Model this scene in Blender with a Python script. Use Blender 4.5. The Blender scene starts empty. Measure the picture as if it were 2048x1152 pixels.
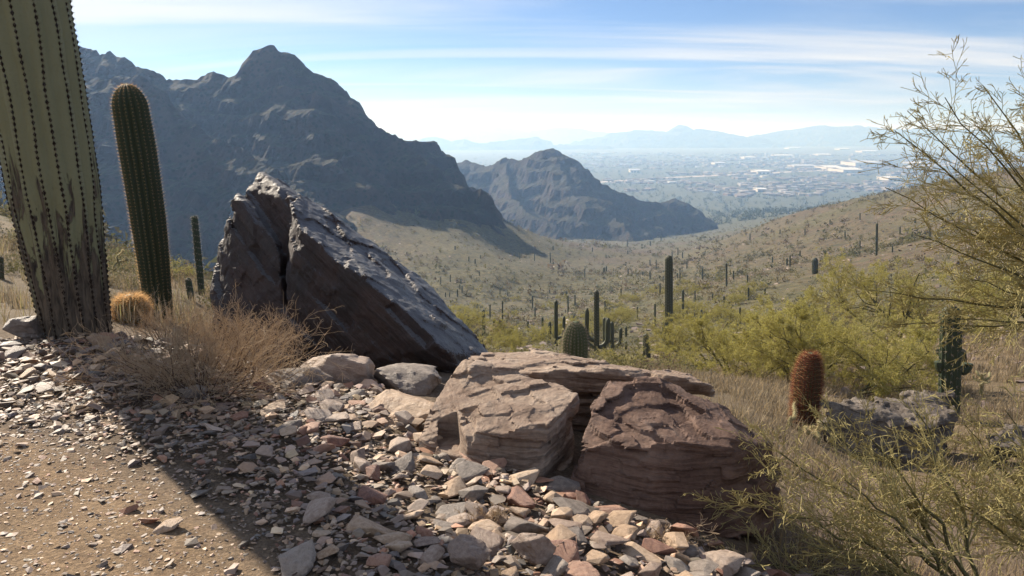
import bpy, bmesh, math, random
import numpy as np
from mathutils import Vector, Matrix
R_ = math.radians
sc = bpy.context.scene
col = sc.collection
random.seed(7)

# ------------------------------------------------------------------ camera
PITCH, FPX, CAMZ = R_(10.95), 1607.0, 1.6
cam = bpy.data.cameras.new("camera")
cam.sensor_width = 36.0
cam.lens = 36.0 * FPX / 2048.0
cam.clip_start = 0.05
cam.clip_end = 80000.0
camo = bpy.data.objects.new("camera", cam)
col.objects.link(camo)
camo.location = (0, 0, CAMZ)
camo.rotation_euler = (math.pi / 2 - PITCH, 0, 0)
sc.camera = camo

# ------------------------------------------------------------------ sun and sky
SUN_AZ, SUN_EL = -42.0, 32.0        # degrees: azimuth from +Y (negative is left), elevation
sun = bpy.data.lights.new("sun", 'SUN')
sun.energy = 5.0
sun.angle = R_(0.5)
sun.color = (1.0, 0.90, 0.76)
suno = bpy.data.objects.new("sun", sun)
col.objects.link(suno)
sdir = Vector((math.sin(R_(SUN_AZ)) * math.cos(R_(SUN_EL)), math.cos(R_(SUN_AZ)) * math.cos(R_(SUN_EL)), math.sin(R_(SUN_EL))))
suno.rotation_euler = sdir.to_track_quat('Z', 'Y').to_euler()
suno.location = (-20, 30, 40)

world = bpy.data.worlds.new("World")
sc.world = world
world.use_nodes = True
nt = world.node_tree
nt.nodes.clear()
def wn(t, **kw):
    n = nt.nodes.new(t)
    for k, v in kw.items():
        setattr(n, k, v)
    return n
w_out = wn('ShaderNodeOutputWorld')
w_bg = wn('ShaderNodeBackground')
w_bg.inputs['Strength'].default_value = 0.05
w_sky = wn('ShaderNodeTexSky', sky_type='NISHITA', sun_disc=False)
w_sky.sun_elevation = R_(SUN_EL)
w_sky.sun_rotation = R_(SUN_AZ)
w_sky.altitude = 2500
w_sky.air_density = 1.0
w_sky.dust_density = 0.1
w_sky.ozone_density = 1.5
# cirrus: noise on a flat cloud layer far above (direction / height)
w_tc = wn('ShaderNodeTexCoord')
w_sep = wn('ShaderNodeSeparateXYZ')
nt.links.new(w_tc.outputs['Generated'], w_sep.inputs[0])
def wmath(op, a, b=None, clamp=False):
    n = wn('ShaderNodeMath', operation=op, use_clamp=clamp)
    for i, v in enumerate((a, b)):
        if v is None: continue
        if isinstance(v, (int, float)): n.inputs[i].default_value = v
        else: nt.links.new(v, n.inputs[i])
    return n.outputs[0]
zz = wmath('ADD', wmath('MAXIMUM', w_sep.outputs['Z'], 0.0), 0.09)
cx = wmath('DIVIDE', w_sep.outputs['X'], zz)
cy = wmath('DIVIDE', w_sep.outputs['Y'], zz)
w_cmb = wn('ShaderNodeCombineXYZ')
nt.links.new(cx, w_cmb.inputs[0]); nt.links.new(cy, w_cmb.inputs[1])
def wmap(rot, scl, loc=(0, 0, 0)):
    n = wn('ShaderNodeMapping')
    n.inputs['Rotation'].default_value = (0, 0, R_(rot))
    n.inputs['Scale'].default_value = scl
    n.inputs['Location'].default_value = loc
    nt.links.new(w_cmb.outputs[0], n.inputs['Vector'])
    return n.outputs[0]
def wnoise(vec, scale, detail=8, rough=0.55, dist=0.0):
    n = wn('ShaderNodeTexNoise')
    n.inputs['Scale'].default_value = scale
    n.inputs['Detail'].default_value = detail
    n.inputs['Roughness'].default_value = rough
    n.inputs['Distortion'].default_value = dist
    nt.links.new(vec, n.inputs['Vector'])
    return n.outputs['Fac']
def wramp(v, a, b):
    n = wn('ShaderNodeMapRange', interpolation_type='SMOOTHSTEP')
    n.inputs['From Min'].default_value = a
    n.inputs['From Max'].default_value = b
    nt.links.new(v, n.inputs['Value'])
    return n.outputs['Result']
c_big = wramp(wnoise(wmap(24, (0.15, 0.30, 1), (3.4, 0.5, 0)), 1.0, 5, 0.55, 0.5), 0.34, 0.64)
c_str = wramp(wnoise(wmap(58, (0.16, 0.62, 1), (0.3, 5.2, 0)), 1.0, 6, 0.52, 1.3), 0.42, 0.64)
c_fil = wramp(wnoise(wmap(-62, (0.13, 0.55, 1), (9.3, 1.2, 0)), 1.2, 7, 0.52, 1.2), 0.47, 0.68)
c1 = wmath('MULTIPLY', c_big, wmath('ADD', wmath('MULTIPLY', c_str, 0.78), 0.04))
c2 = wmath('ADD', c1, wmath('MULTIPLY', c_fil, 0.6), clamp=True)
c3 = wmath('MULTIPLY', c2, 0.95)
w_mix = wn('ShaderNodeMix', data_type='RGBA')
nt.links.new(c3, w_mix.inputs['Factor'])
w_tint = wn('ShaderNodeMix', data_type='RGBA', blend_type='MULTIPLY')
w_tint.inputs['Factor'].default_value = 1.0
w_tint.inputs['B'].default_value = (0.80, 0.91, 1.16, 1)
nt.links.new(w_sky.outputs['Color'], w_tint.inputs['A'])
nt.links.new(w_tint.outputs['Result'], w_mix.inputs['A'])
w_mix.inputs['B'].default_value = (9.0, 9.15, 9.4, 1)
nt.links.new(w_mix.outputs['Result'], w_bg.inputs['Color'])
nt.links.new(w_bg.outputs[0], w_out.inputs[0])

sc.view_settings.view_transform = 'Standard'
sc.view_settings.look = 'None'
sc.view_settings.exposure = 0.95
sc.view_settings.gamma = 1.0
sc.cycles.use_denoising = True
sc.cycles.max_bounces = 6
sc.cycles.diffuse_bounces = 3
sc.cycles.transparent_max_bounces = 8
sc.cycles.volume_bounces = 1

# ------------------------------------------------------------------ helpers
def P(px, py, D):
    """point at forward distance D (metres along +Y) seen at photo pixel px, py"""
    a, b = (px - 1024) / FPX, (576 - py) / FPX
    dy = math.cos(PITCH) + b * math.sin(PITCH)
    dz = -math.sin(PITCH) + b * math.cos(PITCH)
    t = D / dy
    return np.array((a * t, D, CAMZ + dz * t))

def _hash(ix, iy, iz, seed):
    h = (ix.astype(np.uint32) * np.uint32(374761393) + iy.astype(np.uint32) * np.uint32(668265263)
         + iz.astype(np.uint32) * np.uint32(2147483647) + np.uint32((seed * 974711 + 12345) % 4294967295))
    h = (h ^ (h >> np.uint32(13))) * np.uint32(1274126177)
    h = (h ^ (h >> np.uint32(16))) * np.uint32(2246822519)
    return ((h ^ (h >> np.uint32(15))) & np.uint32(0xFFFFFF)).astype(np.float32) / np.float32(16777215)

def vnoise(p, seed=0):
    """value noise in [-1,1] for points (...,3)"""
    p = np.asarray(p, np.float32)
    i = np.floor(p)
    f = p - i
    i = i.astype(np.int64)
    f = f * f * f * (f * (f * 6 - 15) + 10)
    x0, y0, z0 = i[..., 0], i[..., 1], i[..., 2]
    r = 0
    for dx in (0, 1):
        wx = f[..., 0] if dx else 1 - f[..., 0]
        for dy in (0, 1):
            wy = f[..., 1] if dy else 1 - f[..., 1]
            for dz in (0, 1):
                wz = f[..., 2] if dz else 1 - f[..., 2]
                r = r + wx * wy * wz * _hash(x0 + dx, y0 + dy, z0 + dz, seed)
    return r * 2 - 1

def fbm(p, octv=4, seed=0, gain=0.5, lac=2.03, ridge=False):
    p = np.asarray(p, np.float32)
    r, a, s = 0, 1.0, 0
    for k in range(octv):
        n = vnoise(p, seed + k * 17)
        if ridge: n = 1 - 2 * np.abs(n)
        r = r + a * n
        s += a
        a *= gain
        p = p * lac + 3.7
    return r / s

def np_mesh(name, V, Fs, mat=None, smooth=False, cols=None):
    V = np.ascontiguousarray(V, np.float32)
    if not isinstance(Fs, list): Fs = [Fs]
    Fs = [np.asarray(f, np.int32) for f in Fs if len(f)]
    loops = np.concatenate([f.ravel() for f in Fs])
    tot = np.concatenate([np.full(len(f), f.shape[1], np.int32) for f in Fs])
    start = np.concatenate([[0], np.cumsum(tot)[:-1]]).astype(np.int32)
    me = bpy.data.meshes.new(name)
    me.vertices.add(len(V)); me.vertices.foreach_set('co', V.ravel())
    me.loops.add(len(loops)); me.loops.foreach_set('vertex_index', loops)
    me.polygons.add(len(tot)); me.polygons.foreach_set('loop_start', start)
    me.update(calc_edges=True)
    me.polygons.foreach_set('use_smooth', np.full(len(tot), smooth, bool))
    if cols is not None:
        at = me.color_attributes.new('Col', 'FLOAT_COLOR', 'POINT')
        c = np.ones((len(V), 4), np.float32); c[:, :3] = cols
        at.data.foreach_set('color', c.ravel())
    if mat: me.materials.append(mat)
    return me

def link(name, me, parent=None, loc=None, rot=None, scale=None):
    o = bpy.data.objects.new(name, me)
    col.objects.link(o)
    if parent: o.parent = parent
    if loc is not None: o.location = loc
    if rot is not None: o.rotation_euler = rot
    if scale is not None: o.scale = scale if hasattr(scale, '__len__') else (scale,) * 3
    return o

def tag(o, label=None, cat=None, group=None, kind=None):
    if label: o['label'] = label
    if cat: o['category'] = cat
    if group: o['group'] = group
    if kind: o['kind'] = kind
    return o

def thing(name, loc, label, cat, group=None, rot=None):
    return tag(link(name, None, None, tuple(loc), rot), label, cat, group)

def copy_tree(o, parent=None):
    c = o.copy(); col.objects.link(c)
    if parent: c.parent = parent
    for ch in list(o.children): copy_tree(ch, c)
    return c

# ---- materials
class NT:
    def __init__(s, name):
        s.m = bpy.data.materials.new(name); s.m.use_nodes = True
        s.t = s.m.node_tree; s.b = s.t.nodes['Principled BSDF']; s.out = s.t.nodes['Material Output']
        s.b.inputs['Specular IOR Level'].default_value = 0.25
    def n(s, t, ins=None, **kw):
        x = s.t.nodes.new(t)
        for k, v in kw.items(): setattr(x, k, v)
        for k, v in (ins or {}).items():
            if isinstance(v, bpy.types.NodeSocket): s.t.links.new(v, x.inputs[k])
            else: x.inputs[k].default_value = v
        return x
    def set(s, k, v):
        if isinstance(v, bpy.types.NodeSocket): s.t.links.new(v, s.b.inputs[k])
        else: s.b.inputs[k].default_value = v
    def coord(s, scl=(1, 1, 1), rot=(0, 0, 0), kind='Object'):
        tc = s.n('ShaderNodeTexCoord')
        return s.n('ShaderNodeMapping', {'Vector': tc.outputs[kind], 'Scale': scl, 'Rotation': rot}).outputs[0]
    def noise(s, vec, scale, detail=6, rough=0.6, dist=0.0):
        return s.n('ShaderNodeTexNoise', {'Vector': vec, 'Scale': scale, 'Detail': detail, 'Roughness': rough, 'Distortion': dist}).outputs['Fac']
    def vor(s, vec, scale, feat='F1', out='Distance'):
        return s.n('ShaderNodeTexVoronoi', {'Vector': vec, 'Scale': scale}, feature=feat).outputs[out]
    def rng(s, v, a, b, c=0.0, d=1.0):
        return s.n('ShaderNodeMapRange', {'Value': v, 'From Min': a, 'From Max': b, 'To Min': c, 'To Max': d}, interpolation_type='SMOOTHSTEP').outputs['Result']
    def mix(s, f, a, b, mode='MIX'):
        x = s.n('ShaderNodeMix', data_type='RGBA', blend_type=mode)
        for k, v in (('Factor', f), ('A', a), ('B', b)):
            if isinstance(v, bpy.types.NodeSocket): s.t.links.new(v, x.inputs[k])
            elif k == 'Factor': x.inputs[k].default_value = v
            else: x.inputs[k].default_value = (*v[:3], 1)
        return x.outputs['Result']
    def math(s, op, a, b=0.0):
        x = s.n('ShaderNodeMath', operation=op)
        for i, v in enumerate((a, b)):
            if isinstance(v, bpy.types.NodeSocket): s.t.links.new(v, x.inputs[i])
            else: x.inputs[i].default_value = v
        return x.outputs[0]
    def ramp(s, v, stops):
        x = s.n('ShaderNodeValToRGB', {'Fac': v})
        e = x.color_ramp.elements
        while len(e) < len(stops): e.new(0.5)
        for i, (p, c) in enumerate(stops):
            e[i].position = p; e[i].color = (*c, 1)
        return x.outputs['Color']
    def bump(s, h, strength=0.5, dist=0.02):
        s.set('Normal', s.n('ShaderNodeBump', {'Height': h, 'Strength': strength, 'Distance': dist}).outputs[0])
    def attr(s, name='Col'):
        return s.n('ShaderNodeAttribute', attribute_name=name).outputs['Color']
    def rand(s):
        return s.n('ShaderNodeObjectInfo').outputs['Random']

# ---- vectorised tubes: segments p0->p1 with radii r0, r1 and n sides
def tubes(p0, p1, r0, r1, n=3, cap=False):
    p0, p1 = np.asarray(p0, float), np.asarray(p1, float)
    r0 = np.broadcast_to(np.asarray(r0, float), (len(p0),)); r1 = np.broadcast_to(np.asarray(r1, float), (len(p0),))
    d = p1 - p0
    L = np.linalg.norm(d, axis=1, keepdims=True) + 1e-9
    d = d / L
    ref = np.where(np.abs(d[:, 2:3]) > 0.9, np.array([[1.0, 0, 0]]), np.array([[0, 0, 1.0]]))
    a = np.cross(d, ref); a /= np.linalg.norm(a, axis=1, keepdims=True) + 1e-9
    b = np.cross(d, a)
    ang = np.arange(n) * 2 * math.pi / n
    ring = a[:, None, :] * np.cos(ang)[None, :, None] + b[:, None, :] * np.sin(ang)[None, :, None]
    V = np.concatenate([p0[:, None] + ring * r0[:, None, None], p1[:, None] + ring * r1[:, None, None]], axis=1).reshape(-1, 3)
    base = (np.arange(len(p0)) * 2 * n)[:, None, None]
    k = np.arange(n); k2 = (k + 1) % n
    F = np.stack([k, k2, k2 + n, k + n], axis=1)[None] + base
    return V, F.reshape(-1, 4)
# ================================================================== GROUND
CTRL = [  # photo pixel px, py and forward distance in metres
 (0,1152,2.72),(480,1152,2.72),(800,1110,2.9),(160,665,6.36),(300,900,3.88),(20,700,5.9),(640,900,3.95),
 (700,800,4.95),(800,770,5.6),(830,900,4.2),(1000,1000,3.6),(1200,1100,3.2),(1400,1080,3.6),(1600,1100,4.1),(2000,1140,4.6),
 (1800,1000,6.0),(1720,925,8.3),(1606,850,8.9),(1520,835,8.6),(1850,925,8.4),(1905,785,14),(2048,900,9.5),(2040,700,17),
 (600,745,6.9),(450,690,7.4),(300,640,8.2),(950,740,7.0),(1100,735,8.5),
 (1338,692,50),(1192,735,30),(1100,700,40),(1200,640,110),(1000,690,45),(950,640,130),(1100,600,190),(960,610,185),
 (1280,585,175),(900,500,260),(1000,545,225),(700,420,300),(700,388,345),(780,405,342),(850,432,340),(930,425,348),(965,425,352),(1040,455,385),(800,455,300),(1000,495,330),(1150,515,340),(1350,520,330),(1100,480,420),(1180,490,450),(1250,498,480),(1300,492,560),(1430,468,650),(1380,470,800),
 (1500,425,1000),(1420,412,1450),(1900,395,220),(1700,420,280),(1550,440,350),(1700,560,90),(1600,640,55),(1400,600,110),(1900,500,100),
 (2048,420,160),(2300,330,150),(2300,560,40),(2300,900,9),(1450,480,420),(1800,640,45),
 (0,440,40),(250,512,35),(400,562,30),(0,600,12),(385,600,16),(-200,400,40),(-300,650,6.5),(-300,1100,2.8),
 (-300,330,300),(560,720,14),
]
CW = np.array([P(*c) for c in CTRL])
extra = np.array([(-135,285,-50),(-85,285,-50),(-50,200,-40),(-125,180,-38),(-80,400,-54),(0,430,-55),(-160,400,-58),(-90,120,-22),(-40,110,-20),
  (-30,60,-9),(0,680,-88),(110,740,-95),(-220,950,-105),(80,1150,-112),(700,1150,-95),(700,800,-45),(450,330,0),
  (0,-4,0.02),(-4,0,0.0),(3,0,-0.5),(5,0,-1.0),(-6,-6,0.3),(8,-8,-1.0),(-60,-60,8),(60,-60,-4),(0,-80,6),(-300,-300,30),(300,-300,10),(-300,0,10),(300,0,10),
  (-2000,-2000,-100),(2000,-2000,-100),(-3000,800,-110),(3000,800,-110),(0.3,0.6,0),(0,1.4,0.0),(-1.2,1.5,0.0),(1.2,1.5,-0.15),(2.5,2.0,-0.5)], float)
CW = np.concatenate([CW, extra])
def to_uv(x, y):
    r = np.sqrt(x * x + y * y) + 1e-6
    return np.stack([np.arctan2(x, y) * 2.2, np.log(r + 0.4)], -1), r
def _U(d2):
    return 0.5 * d2 * np.log(d2 + 1e-12)
_uvc, _rc = to_uv(CW[:, 0], CW[:, 1])
_q = CW[:, 2] / (_rc + 3)
_n = len(CW)
_A = np.zeros((_n + 3, _n + 3))
_A[:_n, :_n] = _U(((_uvc[:, None] - _uvc[None]) ** 2).sum(-1)) + np.eye(_n) * 0.004
_A[:_n, _n] = 1; _A[:_n, _n + 1:] = _uvc
_A[_n, :_n] = 1; _A[_n + 1:, :_n] = _uvc.T
_W = np.linalg.solve(_A, np.concatenate([_q, np.zeros(3)]))
PLAIN = -125.0
def sstep(a, b, x):
    t = np.clip((x - a) / (b - a), 0, 1)
    return t * t * (3 - 2 * t)
def ground_z(x, y, detail=True):
    x = np.atleast_1d(np.asarray(x, float)); y = np.atleast_1d(np.asarray(y, float))
    shp = x.shape
    x = x.ravel(); y = y.ravel()
    uv, r = to_uv(x, y)
    z = np.empty(len(x))
    for s in range(0, len(x), 40000):
        q = uv[s:s + 40000]
        d2 = ((q[:, None] - _uvc[None]) ** 2).sum(-1)
        z[s:s + 40000] = _U(d2) @ _W[:_n] + _W[_n] + q @ _W[_n + 1:]
    z = z * (r + 3)
    k = sstep(900, 1700, r)
    z = z * (1 - k) + PLAIN * k
    if detail:
        p = np.stack([x, y, 0 * x], -1)
        amp = np.clip((r - 30) / 200, 0, 1) * (1 - 0.85 * sstep(700, 1500, r))
        z = z + amp * (1.5 * fbm(p / 45, 4, 3) + 0.9 * fbm(p / 12, 3, 9, ridge=True))
        near = 1 - sstep(15, 60, r)
        z = z + near * 0.05 * fbm(p / 0.9, 4, 5) * np.clip(r / 2, 0, 1) + np.clip((r - 8) / 30, 0, 1) * (1 - sstep(100, 400, r)) * 0.25 * fbm(p / 3.0, 3, 11)
    return z.reshape(shp)
def gz(x, y):
    return float(ground_z(x, y)[0])
def gpix(px, py, dmin=1.5, dmax=3000):
    """first ground point seen at a photo pixel beyond dmin"""
    D = np.exp(np.linspace(math.log(dmin), math.log(dmax), 500))
    pts = np.array([P(px, py, d) for d in D])
    g = ground_z(pts[:, 0], pts[:, 1])
    i = np.nonzero(pts[:, 2] <= g)[0]
    i = i[0] if len(i) else len(D) - 1
    p = pts[i]
    return np.array((p[0], p[1], g[i]))

# trail edge in world coordinates (left of it bare soil, right of it rubble)
EDGE = np.array([gpix(*q)[:2] for q in [(-300,830),(0,862),(160,905),(330,975),(440,1045),(540,1152),(620,1300)]])
def edge_side(x, y):
    """signed distance to the trail edge, positive on the rubble side"""
    x = np.asarray(x); y = np.asarray(y)
    best = np.full(x.shape, 1e9); sg = np.zeros(x.shape)
    for a, b in zip(EDGE[:-1], EDGE[1:]):
        d = b - a
        t = np.clip(((x - a[0]) * d[0] + (y - a[1]) * d[1]) / (d @ d), 0, 1)
        qx, qy = a[0] + t * d[0], a[1] + t * d[1]
        dist = np.hypot(x - qx, y - qy)
        s = np.sign(d[0] * (y - a[1]) - d[1] * (x - a[0]))
        up = dist < best
        best = np.where(up, dist, best); sg = np.where(up, s, sg)
    return best * sg
# polar sheet round the camera, fine in front, coarse behind
th_f = np.linspace(R_(-48), R_(48), 430)
th_b = np.linspace(R_(48), R_(312), 74)[1:-1]
th = np.concatenate([th_f, th_b])
rad = np.exp(np.linspace(math.log(0.5), math.log(14000), 430))
TH, RR = np.meshgrid(th, rad, indexing='ij')
GX, GY = RR * np.sin(TH), RR * np.cos(TH)
GZ = ground_z(GX, GY)
nT, nR = TH.shape
V = np.stack([GX, GY, GZ], -1).reshape(-1, 3)
ii, jj = np.meshgrid(np.arange(nT), np.arange(nR - 1), indexing='ij')
i2 = (ii + 1) % nT
F = np.stack([ii * nR + jj, ii * nR + jj + 1, i2 * nR + jj + 1, i2 * nR + jj], -1).reshape(-1, 4)
V = np.concatenate([V, [[0, 0, gz(0, 0.01)]]])
hub = len(V) - 1
kk = np.arange(nT)
F3 = np.stack([np.full(nT, hub), kk * nR, ((kk + 1) % nT) * nR], -1)
# zone colours: trail soil, slope soil, grassy wash, plain
x, y = V[:, 0], V[:, 1]
r = np.sqrt(x * x + y * y)
pn = np.stack([x, y, 0 * x], -1)
soil = np.array((0.25, 0.172, 0.110)); slope = np.array((0.108, 0.078, 0.054)); green = np.array((0.090, 0.086, 0.036)); plain = np.array((0.085, 0.095, 0.06)); straw = np.array((0.165, 0.125, 0.08))
c = np.tile(slope, (len(V), 1))
g = sstep(-0.1, 0.45, fbm(pn / 60, 3, 21) + 0.25)[:, None] * 0.7
c = c * (1 - g) + green * g
k = (sstep(7, 10, r) * (1 - sstep(25, 70, r)))[:, None] * 0.8
c = c * (1 - k) + straw * k
k = (1 - sstep(6.5, 9, r))[:, None]
c = c * (1 - k) + soil * k
k = (sstep(-0.25, 0.15, edge_side(x, y)) * (1 - sstep(7, 9, r)))[:, None]
c = c * (1 - k) + np.array((0.155, 0.115, 0.085)) * k
k = sstep(350, 1100, r)[:, None]
c = c * (1 - k) + plain * k
m = NT('ground_soil')
v = m.coord()
n1 = m.noise(v, 9.0, 8, 0.7); n2 = m.noise(v, 60.0, 5, 0.7); n3 = m.noise(v, 0.12, 6, 0.65)
base = m.mix(0.55, m.attr(), m.ramp(n1, [(0.3, (0.30, 0.24, 0.2)), (0.5, (0.5, 0.5, 0.5)), (0.72, (0.72, 0.68, 0.62))]), 'OVERLAY')
base = m.mix(0.5, base, m.ramp(n3, [(0.35, (0.36, 0.38, 0.30)), (0.65, (0.62, 0.58, 0.55))]), 'OVERLAY')
base = m.mix(m.rng(n2, 0.55, 0.75, 0, 0.5), base, (0.16, 0.12, 0.09))
vc = m.n('ShaderNodeTexVoronoi', {'Vector': v, 'Scale': 1.1, 'Randomness': 1.0})
gb = m.n('ShaderNodeSeparateColor', {0: m.n('ShaderNodeTexVoronoi', {'Vector': v, 'Scale': 75.0}).outputs['Color']}).outputs[0]
base = m.mix(0.55, base, m.ramp(gb, [(0.0, (0.25, 0.24, 0.23)), (0.6, (0.5, 0.5, 0.5)), (1.0, (0.78, 0.77, 0.76))]), 'OVERLAY')
vb = m.n('ShaderNodeSeparateColor', {0: vc.outputs['Color']}).outputs[0]
far_ = m.n('ShaderNodeVectorMath', {0: v}, operation='LENGTH').outputs['Value']
fk = m.rng(far_, 14, 40)
n5 = m.noise(v, 0.55, 7, 0.75)
base = m.mix(m.math('MULTIPLY', fk, 0.8), base, m.ramp(vb, [(0.0, (0.22, 0.22, 0.20)), (0.5, (0.48, 0.48, 0.47)), (1.0, (0.78, 0.76, 0.74))]), 'OVERLAY')
base = m.mix(m.math('MULTIPLY', fk, m.rng(n5, 0.46, 0.62, 0, 0.75)), base, (0.075, 0.075, 0.035))
m.set('Base Color', base); m.set('Roughness', 0.95)
hh = m.math('ADD', m.math('MULTIPLY', m.math('ADD', m.math('ADD', n1, m.math('MULTIPLY', n2, 0.5)), m.math('MULTIPLY', gb, 0.5)), 0.03), m.math('MULTIPLY', fk, m.math('MULTIPLY', vb, 0.35)))
m.bump(hh, 0.8, 1.0)
M_GROUND = m.m
go = link('ground', np_mesh('ground', V, [F, F3], M_GROUND, True, c))
tag(go, kind='structure')

# ================================================================== MOUNTAINS
def polyline_field(X, Y, pts, prof, warp):
    """height of a mountain whose crest runs through pts, falling away by prof(distance)"""
    best = np.full(X.shape, -1e9); near = np.full(X.shape, 1e9)
    for a, b in zip(pts[:-1], pts[1:]):
        d = b[:2] - a[:2]; L2 = (d ** 2).sum() + 1e-9
        t = np.clip(((X - a[0]) * d[0] + (Y - a[1]) * d[1]) / L2, 0, 1)
        dist = np.hypot(X - a[0] - t * d[0], Y - a[1] - t * d[1])
        h = a[2] + t * (b[2] - a[2]) - prof(np.maximum(dist * (1 + 0.5 * warp), 0))
        best = np.maximum(best, h); near = np.minimum(near, dist)
    return best, near
def mountain(name, x0, x1, y0, y1, step, ridges, rough, base, mat, seed, nscale, fall=None):
    X, Y = np.meshgrid(np.arange(x0, x1, step), np.arange(y0, y1, step), indexing='ij')
    p = np.stack([X, Y, 0 * X], -1) / nscale
    warp = fbm(p, 4, seed)
    H = np.full(X.shape, -1e9)
    crest = np.full(X.shape, 1e9)
    for pts, prof in ridges:
        h_, n_ = polyline_field(X, Y, np.array([P(*q) for q in pts]), prof, warp)
        H = np.maximum(H, h_); crest = np.minimum(crest, n_)
    calm = 0.36 + 0.64 * sstep(0.0, 0.35 * nscale, crest)      # crests keep their outline
    H = H + calm * rough * (fbm(p * 2.2, 5, seed + 5, ridge=True) - 0.25) + (0.35 + 0.65 * calm) * rough * 0.85 * fbm(p * 7, 5, seed + 8, 0.66)
    # cliff bands
    st = rough * 1.9
    tq = H / st + 0.8 * fbm(p * 1.7, 3, seed + 15)
    fr = tq - np.floor(tq)
    H = H + 0.5 * st * (sstep(0.30, 0.62, fr) - fr) * calm
    nx, ny = X.shape
    if fall is not None: H = H - np.clip(X - fall, 0, 60) * 0.8      # the foot ends here
    H = np.maximum(H, base - 40)
    edge = np.minimum.reduce([np.arange(nx)[:, None] + 0 * Y, np.arange(nx)[::-1][:, None] + 0 * Y, np.arange(ny)[None] + 0 * X, np.arange(ny)[::-1][None] + 0 * X])
    H = np.where(edge < 2, base - 40, H)
    V = np.stack([X, Y, H], -1).reshape(-1, 3)
    i, j = np.meshgrid(np.arange(nx - 1), np.arange(ny - 1), indexing='ij')
    F = np.stack([i * ny + j, (i + 1) * ny + j, (i + 1) * ny + j + 1, i * ny + j + 1], -1).reshape(-1, 4)
    keep = (V[F][:, :, 2].max(1) > base - 39)
    o = link(name, np_mesh(name, V, F[keep], mat, False))
    return tag(o, kind='structure')
m = NT('mountain_rock')
v = m.coord(); n1 = m.noise(v, 0.05, 8, 0.65); n2 = m.noise(v, 0.5, 6, 0.7); n3 = m.noise(v, 0.018, 4)
geo = m.n('ShaderNodeNewGeometry')
nz = m.n('ShaderNodeSeparateXYZ', {0: geo.outputs['Normal']}).outputs['Z']
rockc = m.ramp(n1, [(0.3, (0.028, 0.020, 0.017)), (0.5, (0.052, 0.037, 0.031)), (0.7, (0.092, 0.062, 0.048))])
scrub = m.ramp(n2, [(0.35, (0.025, 0.028, 0.013)), (0.6, (0.058, 0.055, 0.030)), (0.75, (0.10, 0.075, 0.05))])
base = m.mix(m.math('MULTIPLY', m.rng(nz, 0.55, 0.85), m.rng(n2, 0.3, 0.6)), rockc, scrub)
m.set('Base Color', base); m.set('Roughness', 0.95)
vd = m.vor(v, 0.42)
base = m.mix(m.rng(vd, 0.22, 0.42, 0.75, 0.0), base, (0.022, 0.026, 0.013))
m.set('Base Color', base)
m.bump(m.math('ADD', n1, n2), 1.0, 3.0)
M_MOUNT = m.m
prof_steep = lambda d: np.where(d < 38, 1.05 * d, 39.9 + (d - 38) * 0.70)
prof_spur = lambda d: np.where(d < 26, 1.0 * d, 26 + (d - 26) * 0.62)
mountain('mountain', -430, 80, 200, 560, 1.7, [
  ([(-500,110,420),(-250,60,420),(160,92,420),(240,112,410),(330,155,403),(395,158,400),(420,146,397),(470,150,394),(494,120,394),(506,104,394),(545,97,394),(584,104,391),(600,122,389),(622,156,387),(660,184,384),(700,196,380),(720,228,377),(745,256,374),(800,276,367),(850,318,357),(872,338,354)], prof_steep),
  ([(-300,140,367),(60,160,348),(200,158,341),(290,158,335),(340,214,328),(425,270,320),(510,312,308),(583,364,295),(650,404,279)], prof_spur),
 ], 5.0, -62, M_MOUNT, 31, 42.0, -14.0)
prof_hill = lambda d: np.where(d < 65, 0.78 * d, 50.7 + (d - 65) * 0.5)
mountain('hill', -240, 310, 620, 1080, 2.6, [
  ([(840,352,958),(890,334,936),(935,322,922),(965,334,907),(985,329,893),(1010,312,886),(1040,319,871),(1070,304,864),(1105,296,857),(1130,309,850),(1160,334,842),(1200,364,835),(1250,389,828),(1330,414,828),(1420,440,828)], prof_hill),
  ([(1105,300,857),(1150,392,763),(1180,392,749),(1230,435,720),(1265,470,684)], prof_hill),
  ([(1010,316,886),(1020,390,792),(1050,420,734),(1120,455,691)], prof_hill),
  ([(1320,404,907),(1350,395,907),(1385,414,893)], prof_hill),
 ], 6.5, -125, M_MOUNT, 57, 58.0)
prof_far = lambda d: 0.45 * d
def far(name, pts, seed, pad=650):
    W = np.array([P(*q) for q in pts])
    mountain(name, W[:, 0].min() - pad, W[:, 0].max() + pad, W[:, 1].min() - pad, W[:, 1].max() + pad, 24.0, [(pts, prof_far)], 26.0, PLAIN, M_MOUNT, seed, 330.0)
far('distant_mountains', [(800,296,6050),(830,286,6050),(868,271,6105),(905,284,6050),(930,278,6050),(960,288,6050),(1030,279,6215),(1075,274,6215),(1095,285,6270),(1150,290,6270),(1220,292,6270)], 71)
far('distant_mountains', [(1130,288,6930),(1180,277,6985),(1240,263,7040),(1270,260,7040),(1320,261,7095),(1338,263,7095),(1360,249,7095),(1388,259,7095),(1420,259,7150),(1440,263,7150),(1475,270,7150),(1530,276,7150)], 83)
far('distant_mountains', [(1500,272,7810),(1560,262,7920),(1600,256,7920),(1640,251,8030),(1680,253,8030),(1720,251,8085),(1780,258,8085),(1900,258,8085),(2060,262,8085),(2250,268,7975)], 97)
far('distant_mountains', [(680,272,9625),(800,266,9625),(870,263,9625),(920,263,9680),(990,253,9735),(1040,259,9735),(1060,262,9735),(1100,257,9790),(1130,254,9790),(1170,258,9790),(1230,268,9790)], 101)

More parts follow.
